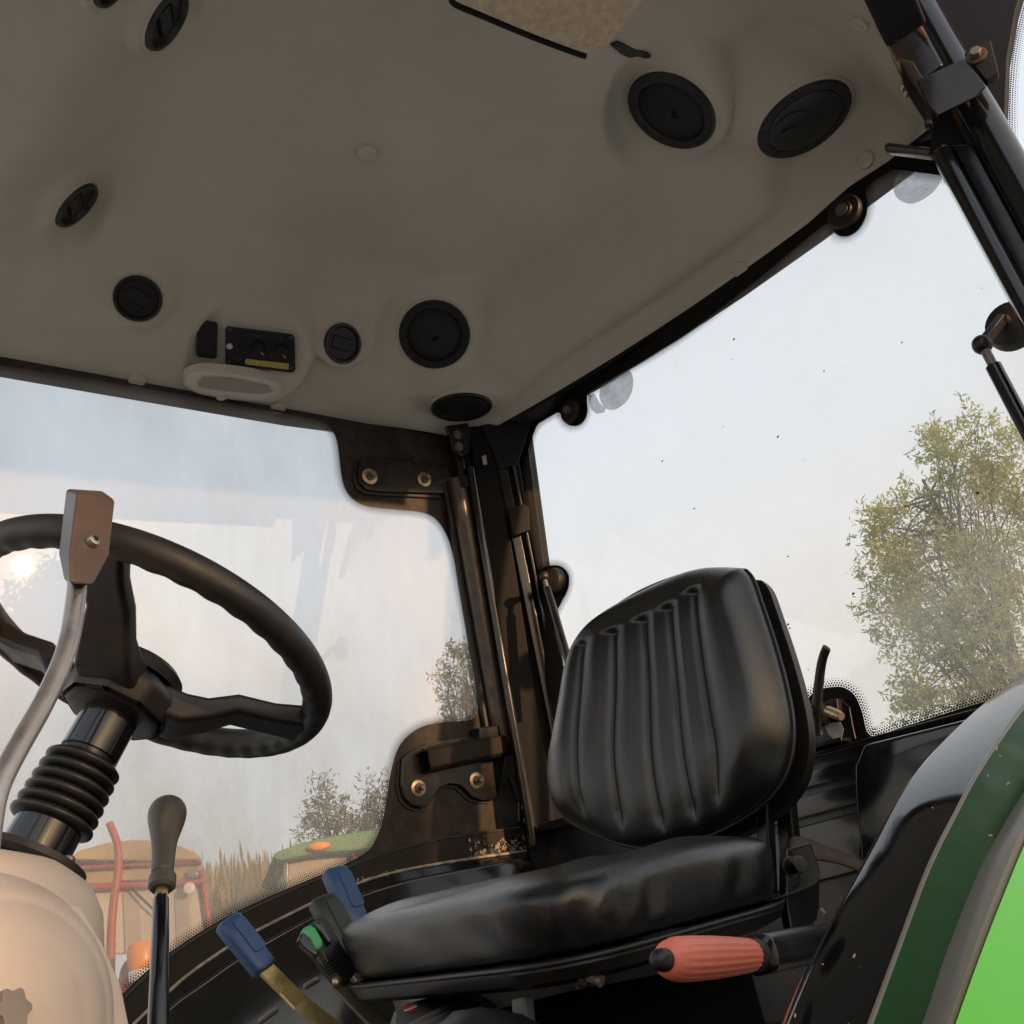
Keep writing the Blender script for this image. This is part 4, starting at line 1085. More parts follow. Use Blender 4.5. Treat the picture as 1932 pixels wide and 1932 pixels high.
# ---------------------------------------------------------------- steering wheel and column
WC = V((-.442, 0, 1.9042)); wa, wb2 = .4798, .1076
WN = V((-math.sin(wa), math.sin(wb2), math.cos(wa))).normalized()   # column axis, pointing up
we1 = WN.cross(V((0, 1, 0))).normalized(); we2 = WN.cross(we1)
WR = .1752
def wheel_pt(th, r=WR, h=0.0): return WC + (we1 * math.cos(th) + we2 * math.sin(th)) * r + WN * h
sw = thing('steering_wheel', 'black three-spoke steering wheel with finger grips under the rim', 'steering wheel', WC)
vs, fs = [], []; NA, NS = 220, 22
for i in range(NA):
    th = 2 * math.pi * i / NA; c = wheel_pt(th); rd = (c - WC).normalized()
    for k in range(NS):
        a = 2 * math.pi * k / NS
        r = .0145
        dn = max(0, -math.sin(a)) * max(0, .6 - .55 * math.cos(a))      # finger notches below and inside
        r -= .0017 * dn * (.5 + .5 * math.cos(th * 40))
        vs.append(c + rd * (r * math.cos(a)) + WN * (r * 1.12 * math.sin(a)))
for i in range(NA):
    for k in range(NS):
        i2 = (i + 1) % NA; k2 = (k + 1) % NS; fs.append((i * NS + k, i2 * NS + k, i2 * NS + k2, i * NS + k2))
obj('rim', (vs, fs), M['wheel'], sw, smooth_=True)
def uv_on_wheel(u, v, h=0.0):
    return Plane(WC + WN * h, WN).at(u, v)
def spoke_path(pts):
    """list of (radius fraction point, height, half width, half thickness)"""
    L = [[], [], [], []]
    P = [p for p, *_ in pts]
    for i, (p, w, t) in enumerate(pts):
        d = (P[min(i + 1, len(P) - 1)] - P[max(i - 1, 0)]).normalized()
        s = WN.cross(d).normalized(); n = d.cross(s)
        for k, (a, b) in enumerate(((-1, -1), (1, -1), (1, 1), (-1, 1))):
            L[k].append(p + s * (a * w) + n * (b * t))
    vs, fs = loft(L, closed=True); m = len(pts)
    fs.append((0, m, 2 * m, 3 * m)); fs.append((m - 1, 2 * m - 1, 3 * m - 1, 4 * m - 1)); return vs, fs
def ang_of(u, v):
    p = uv_on_wheel(u, v) - WC; return math.atan2(p.dot(we2), p.dot(we1))
for (u, v) in ((200, 1040), (585, 1365), (20, 1205)):
    th = ang_of(u, v); pts = []
    for f, h, w, t in ((.10, -.052, .030, .016), (.32, -.050, .028, .015), (.45, -.038, .024, .011), (.58, -.020, .021, .010), (.78, -.013, .021, .010), (.92, -.006, .024, .011), (.99, -.002, .028, .012)):
        pts.append((wheel_pt(th, WR * f, h), w, t))
    obj('spoke', spoke_path(pts), M['wheel'], sw, bevel=.006, seg=3)
hub = [(.062, -.085), (.064, -.060), (.066, -.044), (.062, -.036), (.050, -.031), (.0, -.030)]
hs = 6
obj('hub', lathe([(.024, -.078), (.046, -.076), (.051, -.070), (.055, -.056), (.054, -.046), (.047, -.040), (.03, -.034), (.0, -.033)], WC, WN, 9), M['wheel'], sw, bevel=.006, seg=3)
obj('hub_cap', lathe([(.046, -.036), (.048, -.026), (.042, -.020), (0, -.018)], WC + (we1 * 0), WN, 32), M['wheel'], sw, smooth_=35)
col = thing('steering_column', 'black steering column with ribbed rubber bellows', 'steering column', WC - WN * .30)
obj('upper_tube', lathe([(.022, -.117), (.0265, -.117), (.0265, -.09), (.026, -.06)], WC, WN, 36), M['black_gloss'], col, smooth_=35)
obj('sleeve', lathe([(.0242, -.130), (.0242, -.115)], WC, WN, 32), M['black_paint'], col, smooth_=35)
prof = []
for k in range(6):
    h0 = -.1235 - k * .0108; r = .0345 + k * .0006
    prof += [(r - .008, h0), (r - .003, h0 - .0014), (r - .0005, h0 - .0035), (r, h0 - .0054), (r - .0007, h0 - .0073), (r - .004, h0 - .0092), (r - .008, h0 - .0105)]
prof = prof[::-1]
obj('bellows', lathe(prof, WC, WN, 44), M['bellows'], col, smooth_=70)
cl0 = WC - WN * .124 + (we1 * .2 - we2).normalized() * .04
obj('clip', lathe([(.026, -.128), (.0275, -.127), (.0275, -.123), (.026, -.122)], WC, WN, 30), M['black_paint'], col, smooth_=35)
obj('lower_tube', lathe([(.031, -.26), (.030, -.22), (.029, -.175)], WC, WN, 36), M['black_gloss'], col, smooth_=35)
obj('flange', lathe([(.046, -.226), (.050, -.222), (.049, -.216), (.03, -.214)], WC, WN, 36), M['rubber'], col, smooth_=35)
for a in (0.2, .75, 1.4, 2.2, 4.0):
    p = WC - WN * .216 + (we1 * math.cos(a + 1.2) + we2 * math.sin(a + 1.2)) * .043
    obj('screw', lathe([(.005, 0), (.0048, .003), (.003, .0045)], p, WN, 12), M['dull_steel'], col, smooth_=40)
# beige shroud round the foot of the column
shr = thing('dash_shroud', 'beige plastic shroud round the foot of the steering column', 'dashboard', (-.25, .02, 1.2))
SH = [(-60, 1560), (30, 1592), (100, 1640), (150, 1668), (195, 1705), (220, 1760), (236, 1812), (240, 1870), (248, 1932), (255, 2050)]
def shroud_ring(scale, h):
    return [WC - WN * h + (we1 * math.cos(a) + we2 * math.sin(a)) * scale for a in [2 * math.pi * k / 48 for k in range(49)]]
prof_s = [(.03, .222), (.050, .223), (.062, .227), (.076, .240), (.088, .262), (.098, .295), (.105, .34), (.110, .42), (.12, .55), (.13, .70)]
rings = [shroud_ring(r, h) for r, h in prof_s]
for i, R_ in enumerate(rings):                                   # widen towards the front of the cab
    for k, p in enumerate(R_):
        d = p - (WC - WN * prof_s[i][1])
        R_[k] = p + V((1, 0, 0)) * max(0, d.x) * 1.2
obj('cowl', loft(rings), M['dash'], shr, smooth_=40)
pl_ = onY(-40, 1880, .135)
obj('side_dome', lathe([(.132, -.17), (.127, -.12), (.119, -.075), (.110, -.042), (.101, -.0235), (.094, -.0140), (.089, -.0095), (.0865, -.0088), (.084, -.0062), (.078, .0005), (.068, .0075), (.060, .0110), (.0570, .0116), (.0545, .0132), (.045, .0172), (.02, .0212), (0, .022)], onY(-8, 1948, .10), (-.12, .96, -.08), 72), M['dash'], shr, smooth_=40)
kb = onY(8, 1912, .124)
kx, ky, kz = frame((-.35, .9, .15))
obj('star_knob', prism([kb + (kx * math.cos(a) + ky * math.sin(a)) * (.0125 + .0016 * math.cos(6 * a)) for a in [i * math.pi / 36 for i in range(72)]], kz * .010), M['knob_grey'], shr, bevel=.003, seg=3)
nk = [onY(u, v, .10) for u, v in ((165, 1728), (188, 1728), (214, 1754), (236, 1806), (240, 1828), (216, 1850), (200, 1800))]
obj('side_boss', prism([p + V((0, -.03, 0)) for p in nk], (0, -.08, 0)), M['dash'], shr, bevel=.014, seg=5)
obj('lower_body', prism([onY(u, v, .06) for u, v in ((60, 1690), (160, 1712), (205, 1790), (235, 1860), (250, 1932), (262, 2100), (-100, 2100), (-100, 1690))], (.10, -.20, 0)), M['dash'], shr, bevel=.03, seg=4)
struct('dash_base', box((.22, 0, 1.35), (1, 0, 0), (0, 1, 0), UP, .40, .75, .5), M['dash'], bevel=.05)

# ---------------------------------------------------------------- shuttle lever with square knob in front of the wheel
sl = thing('shuttle_lever', 'bent grey metal lever with square brown knob in front of the steering wheel', 'lever', onY(-10, 1540, .20))
KP = Plane(onY(160, 1010, .215), (-.30, .93, .2))
rod = catmull([KP.at(146, 1096), KP.at(143, 1130), KP.at(132, 1200), KP.at(112, 1262), KP.at(80, 1330), KP.at(40, 1400), KP.at(10, 1455), KP.at(-8, 1500), KP.at(-18, 1550), KP.at(-30, 1640)], 5)
obj('rod', tube(rod, lambda t: px2m(rod[0], 17.5), 20), M['steel'], sl, smooth_=40)
kf = [(148, 922), (206, 932), (217, 940), (213, 1000), (207, 1048), (196, 1066), (170, 1104), (125, 1096), (118, 1060), (134, 1030), (138, 990)]
front = [(146, 925), (207, 936), (217, 944), (212, 1006), (206, 1050), (172, 1106), (136, 1102), (136, 1040), (141, 980)]
FPn = KP
ff = [KP.at(u, v, .014) for u, v in ((146, 926), (212, 938), (217, 948), (206, 1048), (174, 1105), (131, 1100), (131, 1038))]
bk = [KP.at(u, v, -.022) for u, v in ((124, 922), (196, 926), (200, 936), (190, 1040), (168, 1100), (122, 1098), (110, 1044))]
vs = ff + bk; n_ = len(ff)
fs = [tuple(range(n_)), tuple(range(n_, 2 * n_))[::-1]] + [(i, (i + 1) % n_, (i + 1) % n_ + n_, i + n_) for i in range(n_)]
kb_ = obj('knob', (vs, fs), M['block_brown'], sl, bevel=.003, seg=3)
q = KP.at(172, 1023, .0145); sc_ = obj('screw', lathe([(px2m(q, 13), 0), (px2m(q, 13), .001), (px2m(q, 11), .004), (0, .0055)], q, KP.n, 20), M['steel'], kb_, smooth_=40)
kx_, ky_, _ = frame(KP.n)
obj('cross_slot', join(*[box(q + KP.n * .0055, a_, b_, KP.n, px2m(q, 11), px2m(q, 2.6), .0012) for a_, b_ in ((kx_ + ky_, kx_ - ky_), (kx_ - ky_, kx_ + ky_))]), M['black_matte'], sc_)

# ---------------------------------------------------------------- gear lever
gy = -.10
gl = thing('gear_lever', 'gear lever with grey bulb knob on a black rod left of the blue levers', 'gear lever', onY(302, 2100, gy))
GP = Plane(onY(310, 1650, gy), (-.55, .8, .1))
ax0 = GP.at(306, 1652); ax1 = GP.at(318, 1512); gax = (ax1 - ax0).normalized(); gl_len = (ax1 - ax0).length
kpx = lambda w: px2m(ax0, w)
prof = [(kpx(20), 0), (kpx(21), .02 * gl_len), (kpx(22), .3 * gl_len), (kpx(26), .48 * gl_len), (kpx(34), .66 * gl_len), (kpx(38), .78 * gl_len), (kpx(37.5), .88 * gl_len), (kpx(30), .97 * gl_len), (kpx(16), 1.03 * gl_len), (0, 1.045 * gl_len)]
kn = lathe(prof, ax0, gax, 28)
kn = ([p + GP.n * (-.010) * math.exp(-((p - GP.at(334, 1552, .02)).length / .018) ** 2) for p in kn[0]], kn[1])
obj('knob', kn, M['lever_grey'], gl, smooth_=50, sub=1)
c0 = GP.at(305, 1678)
obj('collar', lathe([(kpx(20), 0), (kpx(25), .003), (kpx(25), .014), (kpx(19), .018), (kpx(17), .022), (kpx(17), .034)], c0, gax, 24), M['lever_grey'], gl, smooth_=35)
obj('nut', lathe([(kpx(12), -.012), (kpx(12), .002)], c0, gax, 6), M['brass'], gl)
g0 = GP.at(304, 1688); g1 = GP.at(299, 1932); g2 = GP.at(297, 2080)
obj('rod', tube([g0, g0.lerp(g1, .04), g1, g2], lambda t: kpx(10 + 8 * min(1, t * 1.6)), 18), M['black_gloss'], gl, smooth_=40)

# ---------------------------------------------------------------- hydraulic levers: flat strips with moulded grips
def grip(parent, plane, a, b, w0, w1, tpx, m, inset=True):
    pa = plane.at(*a); pb = plane.at(*b); d = (pb - pa); L = d.length; d.normalize()
    n = plane.n; s = n.cross(d)
    t = px2m(pa, tpx); W0 = px2m(pa, w0); W1 = px2m(pa, w1)
    L4 = []
    secs = [(-.01, .70, .5), (.0, .86, .8), (.04, 1, 1), (.35, 1, 1), (.7, 1, 1), (.95, 1, 1), (1.0, .9, .85), (1.01, .8, .6)]
    rings = []
    for f, kw, kt in secs:
        c = pa + d * (L * f); w = (W0 + (W1 - W0) * f) * kw / 2; tt = t * kt / 2
        rings.append([c + s * (x * 2 * w) + n * (y * 2 * tt) for x, y in rrect(1, 1, .28, 4)])
    for r in rings: r.append(r[0])
    vs, fs = loft(rings); m_ = len(rings[0]); fs.append(tuple(range(m_ - 1))); fs.append(tuple((len(rings) - 1) * m_ + k for k in range(m_ - 1)))
    g = obj('grip', (vs, fs), m, parent, smooth_=50)
    if inset:
        c = pa + d * (L * .42) + n * (t / 2 - .0004) + s * (W0 * .16)
        obj('raised_panel', plate(c, s, d, n, W0 * .52, L * .62, W0 * .14, .0022), m, g, bevel=.001)
    return g
def strip(parent, plane, pts, wpx, m, name='strip'):
    P = [plane.at(u, v, o) for u, v, o in pts]
    L0, L1 = [], []
    w = px2m(P[0], wpx) / 2
    for i, p in enumerate(P):
        d = (P[min(i + 1, len(P) - 1)] - P[max(i - 1, 0)]).normalized(); s = plane.n.cross(d).normalized(); L0.append(p - s * w); L1.append(p + s * w)
    o = obj(name, loft([L0, L1]), m, parent); sd = o.modifiers.new('s', 'SOLIDIFY'); sd.thickness = .005; sd.offset = 0
    bv = o.modifiers.new('b', 'BEVEL'); bv.width = .0008; bv.segments = 1
    return o
VP1 = Plane(onY(470, 1790, -.33), (.12, .93, .34))
h1 = thing('hydraulic_lever', 'blue-handled lever on a bent brass strip beside the gear lever', 'lever', VP1.at(640, 1935), 'hydraulic levers right of the gear lever')
grip(h1, VP1, (428, 1737), (500, 1830), 52, 46, 34, M['blue_grip'])
strip(h1, VP1, ((488, 1815, 0), (540, 1866, 0), (566, 1893, .012), (660, 1965, .012), (760, 2050, .012)), 34, M['brass'])
VP2 = Plane(onY(640, 1690, -.40), (.12, .93, .34))
h2 = thing('hydraulic_lever', 'blue-handled lever farthest back, partly hidden by the seat cushion', 'lever', VP2.at(760, 1935), 'hydraulic levers right of the gear lever')
grip(h2, VP2, (630, 1642), (676, 1752), 50, 44, 34, M['blue_grip'])
strip(h2, VP2, ((668, 1738, 0), (704, 1832, 0), (722, 1885, .005), (748, 1960, .005), (770, 2030, .005)), 34, M['olive_strip'])
VP3 = Plane(onY(630, 1740, -.36), (.12, .93, .34))
h3 = thing('hydraulic_lever', 'dark green-handled lever between the far blue lever and the seat cushion', 'lever', VP3.at(760, 1960), 'hydraulic levers right of the gear lever')
grip(h3, VP3, (606, 1696), (664, 1808), 54, 50, 34, M['green_grip'])
strip(h3, VP3, ((655, 1795, 0), (700, 1868, 0), (760, 1960, 0), (800, 2030, 0)), 34, M['olive_strip'])
VP4 = Plane(onY(610, 1810, -.27), (.12, .93, .34))
h4 = thing('switch_lever', 'black lever grip with green rocker switch and cross-head screw', 'lever', VP4.at(740, 1935))
sid = VP4.n.cross((VP4.at(645, 1865) - VP4.at(570, 1765)).normalized())
hb = [(560, 1775), (566, 1764), (578, 1756), (590, 1748), (600, 1746), (608, 1754), (632, 1800), (657, 1838), (660, 1850), (645, 1868), (632, 1866), (606, 1838), (585, 1806), (566, 1786)]
g4 = obj('grip', uvprism(VP4, hb, .022, -.010), M['black_plastic'], h4, bevel=.004, seg=3)
obj('cheek', uvprism(VP4, [(558, 1778), (562, 1770), (570, 1768), (580, 1780), (596, 1806), (592, 1812), (575, 1800), (562, 1788)], .010, .010), M['black_gloss'], g4, bevel=.004, seg=3)
obj('cheek', uvprism(VP4, [(584, 1750), (596, 1744), (606, 1752), (622, 1784), (616, 1788), (602, 1768)], .010, .010), M['black_gloss'], g4, bevel=.004, seg=3)
obj('rocker', uvprism(VP4, [(563, 1766), (568, 1758), (582, 1752), (590, 1757), (605, 1783), (604, 1793), (594, 1801), (588, 1796), (580, 1778)], .010, .008), M['switch_green'], g4, bevel=.003, seg=3)
for k in range(5):
    a = VP4.at(601 + k * 4.2, 1822 + k * 4.4, .013); b = VP4.at(623 + k * 4.2, 1803 + k * 5.6, .013)
    obj('rib', bar(a, b, VP4.n, .004, .0022), M['black_plastic'], g4)
for k in range(2):
    a = VP4.at(596 + k * 10, 1804 - k * 8, .0125); b = VP4.at(610 + k * 9, 1826 - k * 8, .0125)
    obj('fin', bar(a, b, VP4.n, .006, .003), M['black_gloss'], g4, bevel=.001)
q = VP4.at(636, 1852, .012); obj('screw', lathe([(px2m(q, 10), 0), (px2m(q, 10), .0015), (px2m(q, 7), .004), (0, .005)], q, VP4.n, 20), M['zinc'], g4, smooth_=40)
strip(h4, VP4, ((636, 1850, -.004), (680, 1895, -.004), (730, 1945, -.004), (800, 2010, -.004)), 38, M['olive_strip'])

# ---------------------------------------------------------------- park brake with fluted orange grip
PBP = Plane(onY(1330, 1812, .33), (-.15, .97, 0))
pb = thing('park_brake_lever', 'black lever with fluted orange-red grip beside the seat', 'brake lever', PBP.at(1560, 1800))
pa = PBP.at(1254, 1811); pc = PBP.at(1418, 1802); d = (pc - pa); L = d.length; d.normalize()
x, y, _ = frame(d)
vs, fs = [], []; NR, NSG = 14, 72
prof = [(0, .42), (.01, .62), (.04, .80), (.10, .94), (.18, 1.0), (.30, 1.0), (.5, .98), (.7, .92), (.85, .86), (.95, .82), (1.0, .78)]
Rg = px2m(pa, 42)
for f, k_ in prof:
    for k in range(NSG):
        a = 2 * math.pi * k / NSG
        fl = 1 - (.055 * (.5 + .5 * math.cos(a * 18))) * smooth(.03, .16, f)
        vs.append(pa + d * (L * f) + (x * math.cos(a) + y * math.sin(a)) * (Rg * k_ * fl))
for i in range(len(prof) - 1):
    for k in range(NSG):
        k2 = (k + 1) % NSG; fs.append((i * NSG + k, i * NSG + k2, (i + 1) * NSG + k2, (i + 1) * NSG + k))
fs.append(tuple(range(NSG))[::-1]); fs.append(tuple((len(prof) - 1) * NSG + k for k in range(NSG)))
obj('grip', (vs, fs), M['orange_grip'], pb, smooth_=60)
obj('button', lathe([(Rg * .5, .002), (Rg * .5, .010), (Rg * .42, .016), (Rg * .2, .019), (0, .0195)], pa + d * .004, -d, 28), M['black_plastic'], pb, smooth_=40)
obj('neck', tube([pc - d * .004, pc + d * .016], Rg * .82, 28), M['rubber'], pb, smooth_=40)
ra = PBP.at(1424, 1802); rb = PBP.at(1640, 1762)
obj('arm', join(bar(ra, rb, UP, px2m(ra, 74), .035)), M['black_paint'], pb, bevel=.012, seg=4)

# ---------------------------------------------------------------- floor console with printed gate decal under the seat
con = thing('side_console', 'dark grey console with oval decal and red mark under the seat', 'console', onY(820, 1990, -.1))
CN = Plane(onY(830, 1905, -.06), (-.25, .45, .85))
obj('top', uvprism(CN, [(745, 1905), (770, 1890), (830, 1875), (890, 1868), (940, 1895), (900, 1960), (740, 2010)], -.02), M['grey_decal'], con, bevel=.003)
obj('red_mark', uvprism(CN, [(760, 1902), (768, 1896), (780, 1894), (788, 1898), (786, 1906), (776, 1911), (764, 1909)], .0006, .0006), M['red_mark'], con)
obj('white_bar', uvprism(CN, [(762, 1907), (786, 1897), (786, 1901), (763, 1910)], .0006, .0014), M['white_print'], con)
obj('pale_spot', uvprism(CN, [(831, 1885), (838, 1879), (848, 1878), (853, 1882), (848, 1888), (838, 1889)], .0006, .0006), M['sticker'], con)
obj('pale_spot', uvprism(CN, [(823, 1887), (828, 1886), (829, 1890), (824, 1890)], .0006, .0006), M['sticker'], con)
for k in range(3):
    a = CN.at(770 + 6 * k, 1940 + 9 * k, .004); b = CN.at(905 + 4 * k, 1872 + 13 * k, .004)
    obj('ridge', tube([a, b], .004, 8), M['grey_decal'], con, smooth_=True)
rb2 = [CN.at(u, v, .01) for u, v in ((868, 1892), (896, 1870), (904, 1880), (872, 1904))]
obj('end_piece', prism(rb2, CN.n * -.02), M['grey_decal'], con, bevel=.003)
knee = onY(945, 1925, .12)
tag(obj('lever_boot', lathe([(.075, -.09), (.07, -.03), (.045, .0), (.02, .008), (0, .009)], knee, (-.25, .25, .93), 28), M['black_plastic'], smooth_=50, origin=knee), 'dark moulded boot under the seat at the bottom edge', 'boot')
sp0 = onY(985, 1880, .12); sp1 = onY(995, 1990, .12)
tag(obj('seat_strut', bar(sp0, sp1, (1, 0, 0), px2m(sp0, 26), .02), M['grey_decal'], bevel=.003, origin=sp1), 'short dark upright strut below the seat pan', 'strut')

# ---------------------------------------------------------------- left fender, close to the camera at the lower right
fen = thing('fender', 'curved fender with black inner band and bright green outer face at the lower right', 'fender', (-.45, .66, 1.2))
F0 = [(1440, 2060), (1490, 1932), (1560, 1770), (1650, 1600), (1720, 1472), (1800, 1380), (1880, 1308), (1960, 1248), (2080, 1180)]
F1 = [(1600, 2060), (1648, 1932), (1700, 1790), (1756, 1640), (1805, 1540), (1855, 1448), (1932, 1336), (2010, 1250), (2130, 1170)]
F2 = [(1690, 2060), (1740, 1932), (1790, 1785), (1848, 1640), (1880, 1580), (1909, 1530), (1960, 1450), (2040, 1340), (2160, 1230)]
F3 = [(1745, 2060), (1790, 1932), (1850, 1770), (1905, 1634), (1932, 1572), (1965, 1500), (2020, 1410), (2100, 1310), (2220, 1230)]
F4 = [(1990, 2060), (2020, 1932), (2080, 1790), (2130, 1680), (2160, 1620), (2200, 1560), (2260, 1490), (2330, 1410), (2440, 1340)]
def fl_(L, y): return catmull([onY(u, v, y) for u, v in L], 8)
def shift(L, dx=0, dy=0, dz=0): return [p + V((dx, dy, dz)) for p in L]
k0 = fl_(F0, .600); k1 = fl_(F1, .640)
obj('inner_band', thick_loft([shift(k0, -.004, -.02, -.012), shift(k0, -.001, -.004, -.001), k0, k1], (.012, .0, -.05)), M['fender_black'], fen, smooth_=35)
obj('edge_bead', tube([p.lerp(q, .0) for p, q in zip(k1, k1)], .0024, 12), M['sheen_pale'], fen, smooth_=True)  # bead coloured pale to stand for its highlight
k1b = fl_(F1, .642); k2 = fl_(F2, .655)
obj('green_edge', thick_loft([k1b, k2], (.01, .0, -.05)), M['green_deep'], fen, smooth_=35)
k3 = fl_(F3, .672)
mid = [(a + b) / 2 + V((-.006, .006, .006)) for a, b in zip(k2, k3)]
obj('shoulder_strip', thick_loft([k2, [a.lerp(m, .5) + V((-.002, .002, .002)) for a, m in zip(k2, mid)], mid, [b.lerp(m, .5) + V((-.002, .002, .002)) for b, m in zip(k3, mid)], k3], (.012, 0, -.04)), M['sheen_pale'], fen, smooth_=60)  # warm sky reflection on the rounded shoulder, put into its colour
k3b = shift(k3, .001, .001, -.003); k4 = fl_(F4, .70)
obj('outer_face', thick_loft([k3b, k4], (-.03, -.02, -.03)), M['green_paint'], fen, smooth_=35)
# bits of straw and grass stuck to the fender
rs = random.Random(11)
ch_v, ch_f = [], []
for k in range(16):
    i = rs.randint(2, len(k0) - 20); f = rs.random()
    a, b = (k0, k1) if rs.random() < .5 else (k1b, k2)
    p = a[i].lerp(b[i], f) + V((-.001, .003, .003)); s = rs.uniform(.0004, .0011)
    x, y, n = frame((CAM - p)); an = rs.random() * 6.28; dx = x * math.cos(an) + y * math.sin(an); dy = n.cross(dx)
    q = len(ch_v); ch_v += [p + dx * s * 1.6, p + dy * s * .6, p - dx * s * 1.6, p - dy * s * .6]; ch_f.append((q, q + 1, q + 2, q + 3))
g = obj('chaff', (ch_v, ch_f), mat('chaff', (.5, .45, .2), .8), fen); g['kind'] = 'stuff'

# ---------------------------------------------------------------- outside
def far_pt(u, v, dist):
    d = ray(u, v); h = math.hypot(d.x, d.y); return CAM + d * (dist / h)
def tree(name, label, cat, base, height, crown, leaf, n_leaf, size, seed, group='trees beyond the windows', limb=1.0):
    """crown: list of (centre offset, radii) ellipsoids in metres above the base"""
    r = random.Random(seed); base = V(base)
    t = thing(name, label, cat, base, group)
    tops = [base + V(c) for c, _ in crown]
    trunk = [base, base + V((.1, .05, height * .25)), base + V((-.05, .1, height * .5)), base + V((.05, 0, height * .82))]
    tr = [tube(catmull(trunk, 5), lambda s: .16 * height / 8 * (1.1 - s), 9)]
    tips = []
    for c, rad in crown:
        c = base + V(c)
        for k in range(7):
            st = trunk[1].lerp(trunk[3], r.random()); e = c + V((r.gauss(0, .28) * rad[0], r.gauss(0, .28) * rad[1], r.gauss(0, .28) * rad[2]))
            mdl = st.lerp(e, .5) + V((r.gauss(0, .15), r.gauss(0, .15), .15))
            tr.append(tube(catmull([st, mdl, e], 4), lambda s: .045 * limb * height / 8 * (1.05 - s), 6, caps=False)); tips.append(e)
    obj('trunk', join(*tr), M['bark'], t, smooth_=True)
    vs, fs = [], []
    vol = sum(a[0] * a[2] for _, a in crown)
    for c, rad in crown:
        c = base + V(c); n = int(n_leaf * rad[0] * rad[2] / vol); ntw = max(6, n // 26)
        for _ in range(ntw):
            while True:
                g = V((r.uniform(-1, 1), r.uniform(-1, 1), r.uniform(-1, 1)))
                if g.length < 1: break
            g = g * (g.length ** -.35 if g.length > .05 else 1)
            if g.length > 1.08: g *= 1.08 / g.length
            tw = c + V((g.x * rad[0], g.y * rad[1], g.z * rad[2]))
            td = (V((g.x, g.y, g.z * .5 + .55)) + V((r.gauss(0, .3), r.gauss(0, .3), r.gauss(0, .3)))).normalized()
            tl = r.uniform(.25, .6) * size * 7
            for k in range(26):
                f = r.random(); p = tw + td * (tl * (f - .3)) + V((r.gauss(0, 1), r.gauss(0, 1), r.gauss(0, 1))) * (size * 1.1 * (1.1 - f))
                ld = (td * .6 + V((r.gauss(0, .8), r.gauss(0, .8), r.gauss(-.2, .8)))).normalized()
                sd = ld.cross(V((r.gauss(0, 1), r.gauss(0, 1), r.gauss(0, 1)))).normalized()
                s = size * r.uniform(.6, 1.25); q = len(vs)
                vs += [p, p + ld * s * .5 + sd * s * .13, p + ld * s, p + ld * s * .5 - sd * s * .13]; fs.append((q, q + 1, q + 2, q + 3))
    me_o = bpy.data.meshes.new('crown'); o_ = V(base)
    me_o.from_pydata([tuple(p - o_) for p in vs], [], fs)
    ob = bpy.data.objects.new('crown', me_o); COL.objects.link(ob); me_o.materials.append(leaf); ob.parent = t
    return t
def crown_from(base, specs, dist):
    """specs: (u, v, rx_px, rz_px) ellipses in the measuring grid -> offsets and radii at that distance"""
    out = []
    for u, v, a, b in specs:
        p = far_pt(u, v, dist); s = depth(p) / FPX
        out.append((p - V(base), (a * s, a * s, b * s)))
    return out
b1 = far_pt(2090, 1700, 14.0); b1.z = 0
cr = crown_from(b1, [(1722, 985, 72, 62), (1700, 1090, 62, 60), (1820, 880, 48, 80), (1846, 790, 16, 34), (1772, 850, 26, 50), (1880, 1000, 95, 110), (1800, 1120, 110, 100), (1735, 1190, 78, 60), (1900, 1200, 110, 110), (1790, 1290, 85, 70), (1720, 1330, 50, 34), (1930, 900, 60, 100), (1900, 1340, 90, 60), (1650, 1150, 22, 28), (1662, 1000, 34, 40), (1668, 1060, 34, 40)], 14.0)
tree('willow_tree', 'tall grey-green willow with yellowing leaves seen through the rear window', 'tree', b1, 8.6, cr, M['leaf_willow'], 30000, .095, 5, limb=.4)
b2 = far_pt(985, 1900, 17.0); b2.z = 0
cr = crown_from(b2, [(868, 1290, 36, 70), (850, 1345, 30, 34), (905, 1330, 40, 60), (880, 1250, 22, 34)], 17.0)
tree('ash_tree', 'thin pale tree behind the lower door border beside the corner post', 'tree', b2, 7.2, cr, M['leaf_grey'], 3200, .10, 9)
b3 = far_pt(690, 1900, 19.0); b3.z = 0
cr = crown_from(b3, [(604, 1500, 22, 26), (622, 1540, 40, 34), (600, 1570, 34, 22), (655, 1560, 34, 26), (690, 1530, 20, 24), (712, 1490, 16, 20), (720, 1540, 26, 30), (690, 1580, 36, 20)], 19.0)
tree('elder_tree', 'small thin tree above the green canopy seen through the right door', 'tree', b3, 5.6, cr, M['leaf_grey'], 3800, .10, 12)

# unseen shrubs added on the open-door side to keep the low sun off the lower half of the cab
def x_at(u, v): return DOOR.at(u, v).x
k_s = math.tan(SUN_EL)
for (ua, ub, vtop, nm, seed) in ((-150, 310, 1310, 'added shrub behind the viewer, shading the front part of the door glass', 41), (370, 500, 1010, 'added tall narrow shrub behind the viewer, shading a band of the door glass', 42), (560, 715, 1330, 'added broad shrub behind the viewer, shading the lower door glass towards the rear', 43)):
    xa, xb = x_at(ua, 1200), x_at(ub, 1200); xm = (xa + xb) / 2; hw = abs(xb - xa) / 2
    H = DOOR.at((ua + ub) / 2, vtop).z + 12.7 * k_s; bs = V((xm - .24, 12.0, 0))
    cr = [(V((0, 0, H * .42)), (hw * 1.02, .8, H * .42)), (V((-hw * .35, 0, H * .72)), (hw * .6, .7, H * .26)), (V((hw * .4, 0, H * .66)), (hw * .55, .7, H * .27))]
    tree('sun_shade_shrub', nm, 'shrub', bs, H * .8, cr, M['leaf_grey'], 9000, .16, seed, group='added shrubs behind the viewer that cut the low sun')
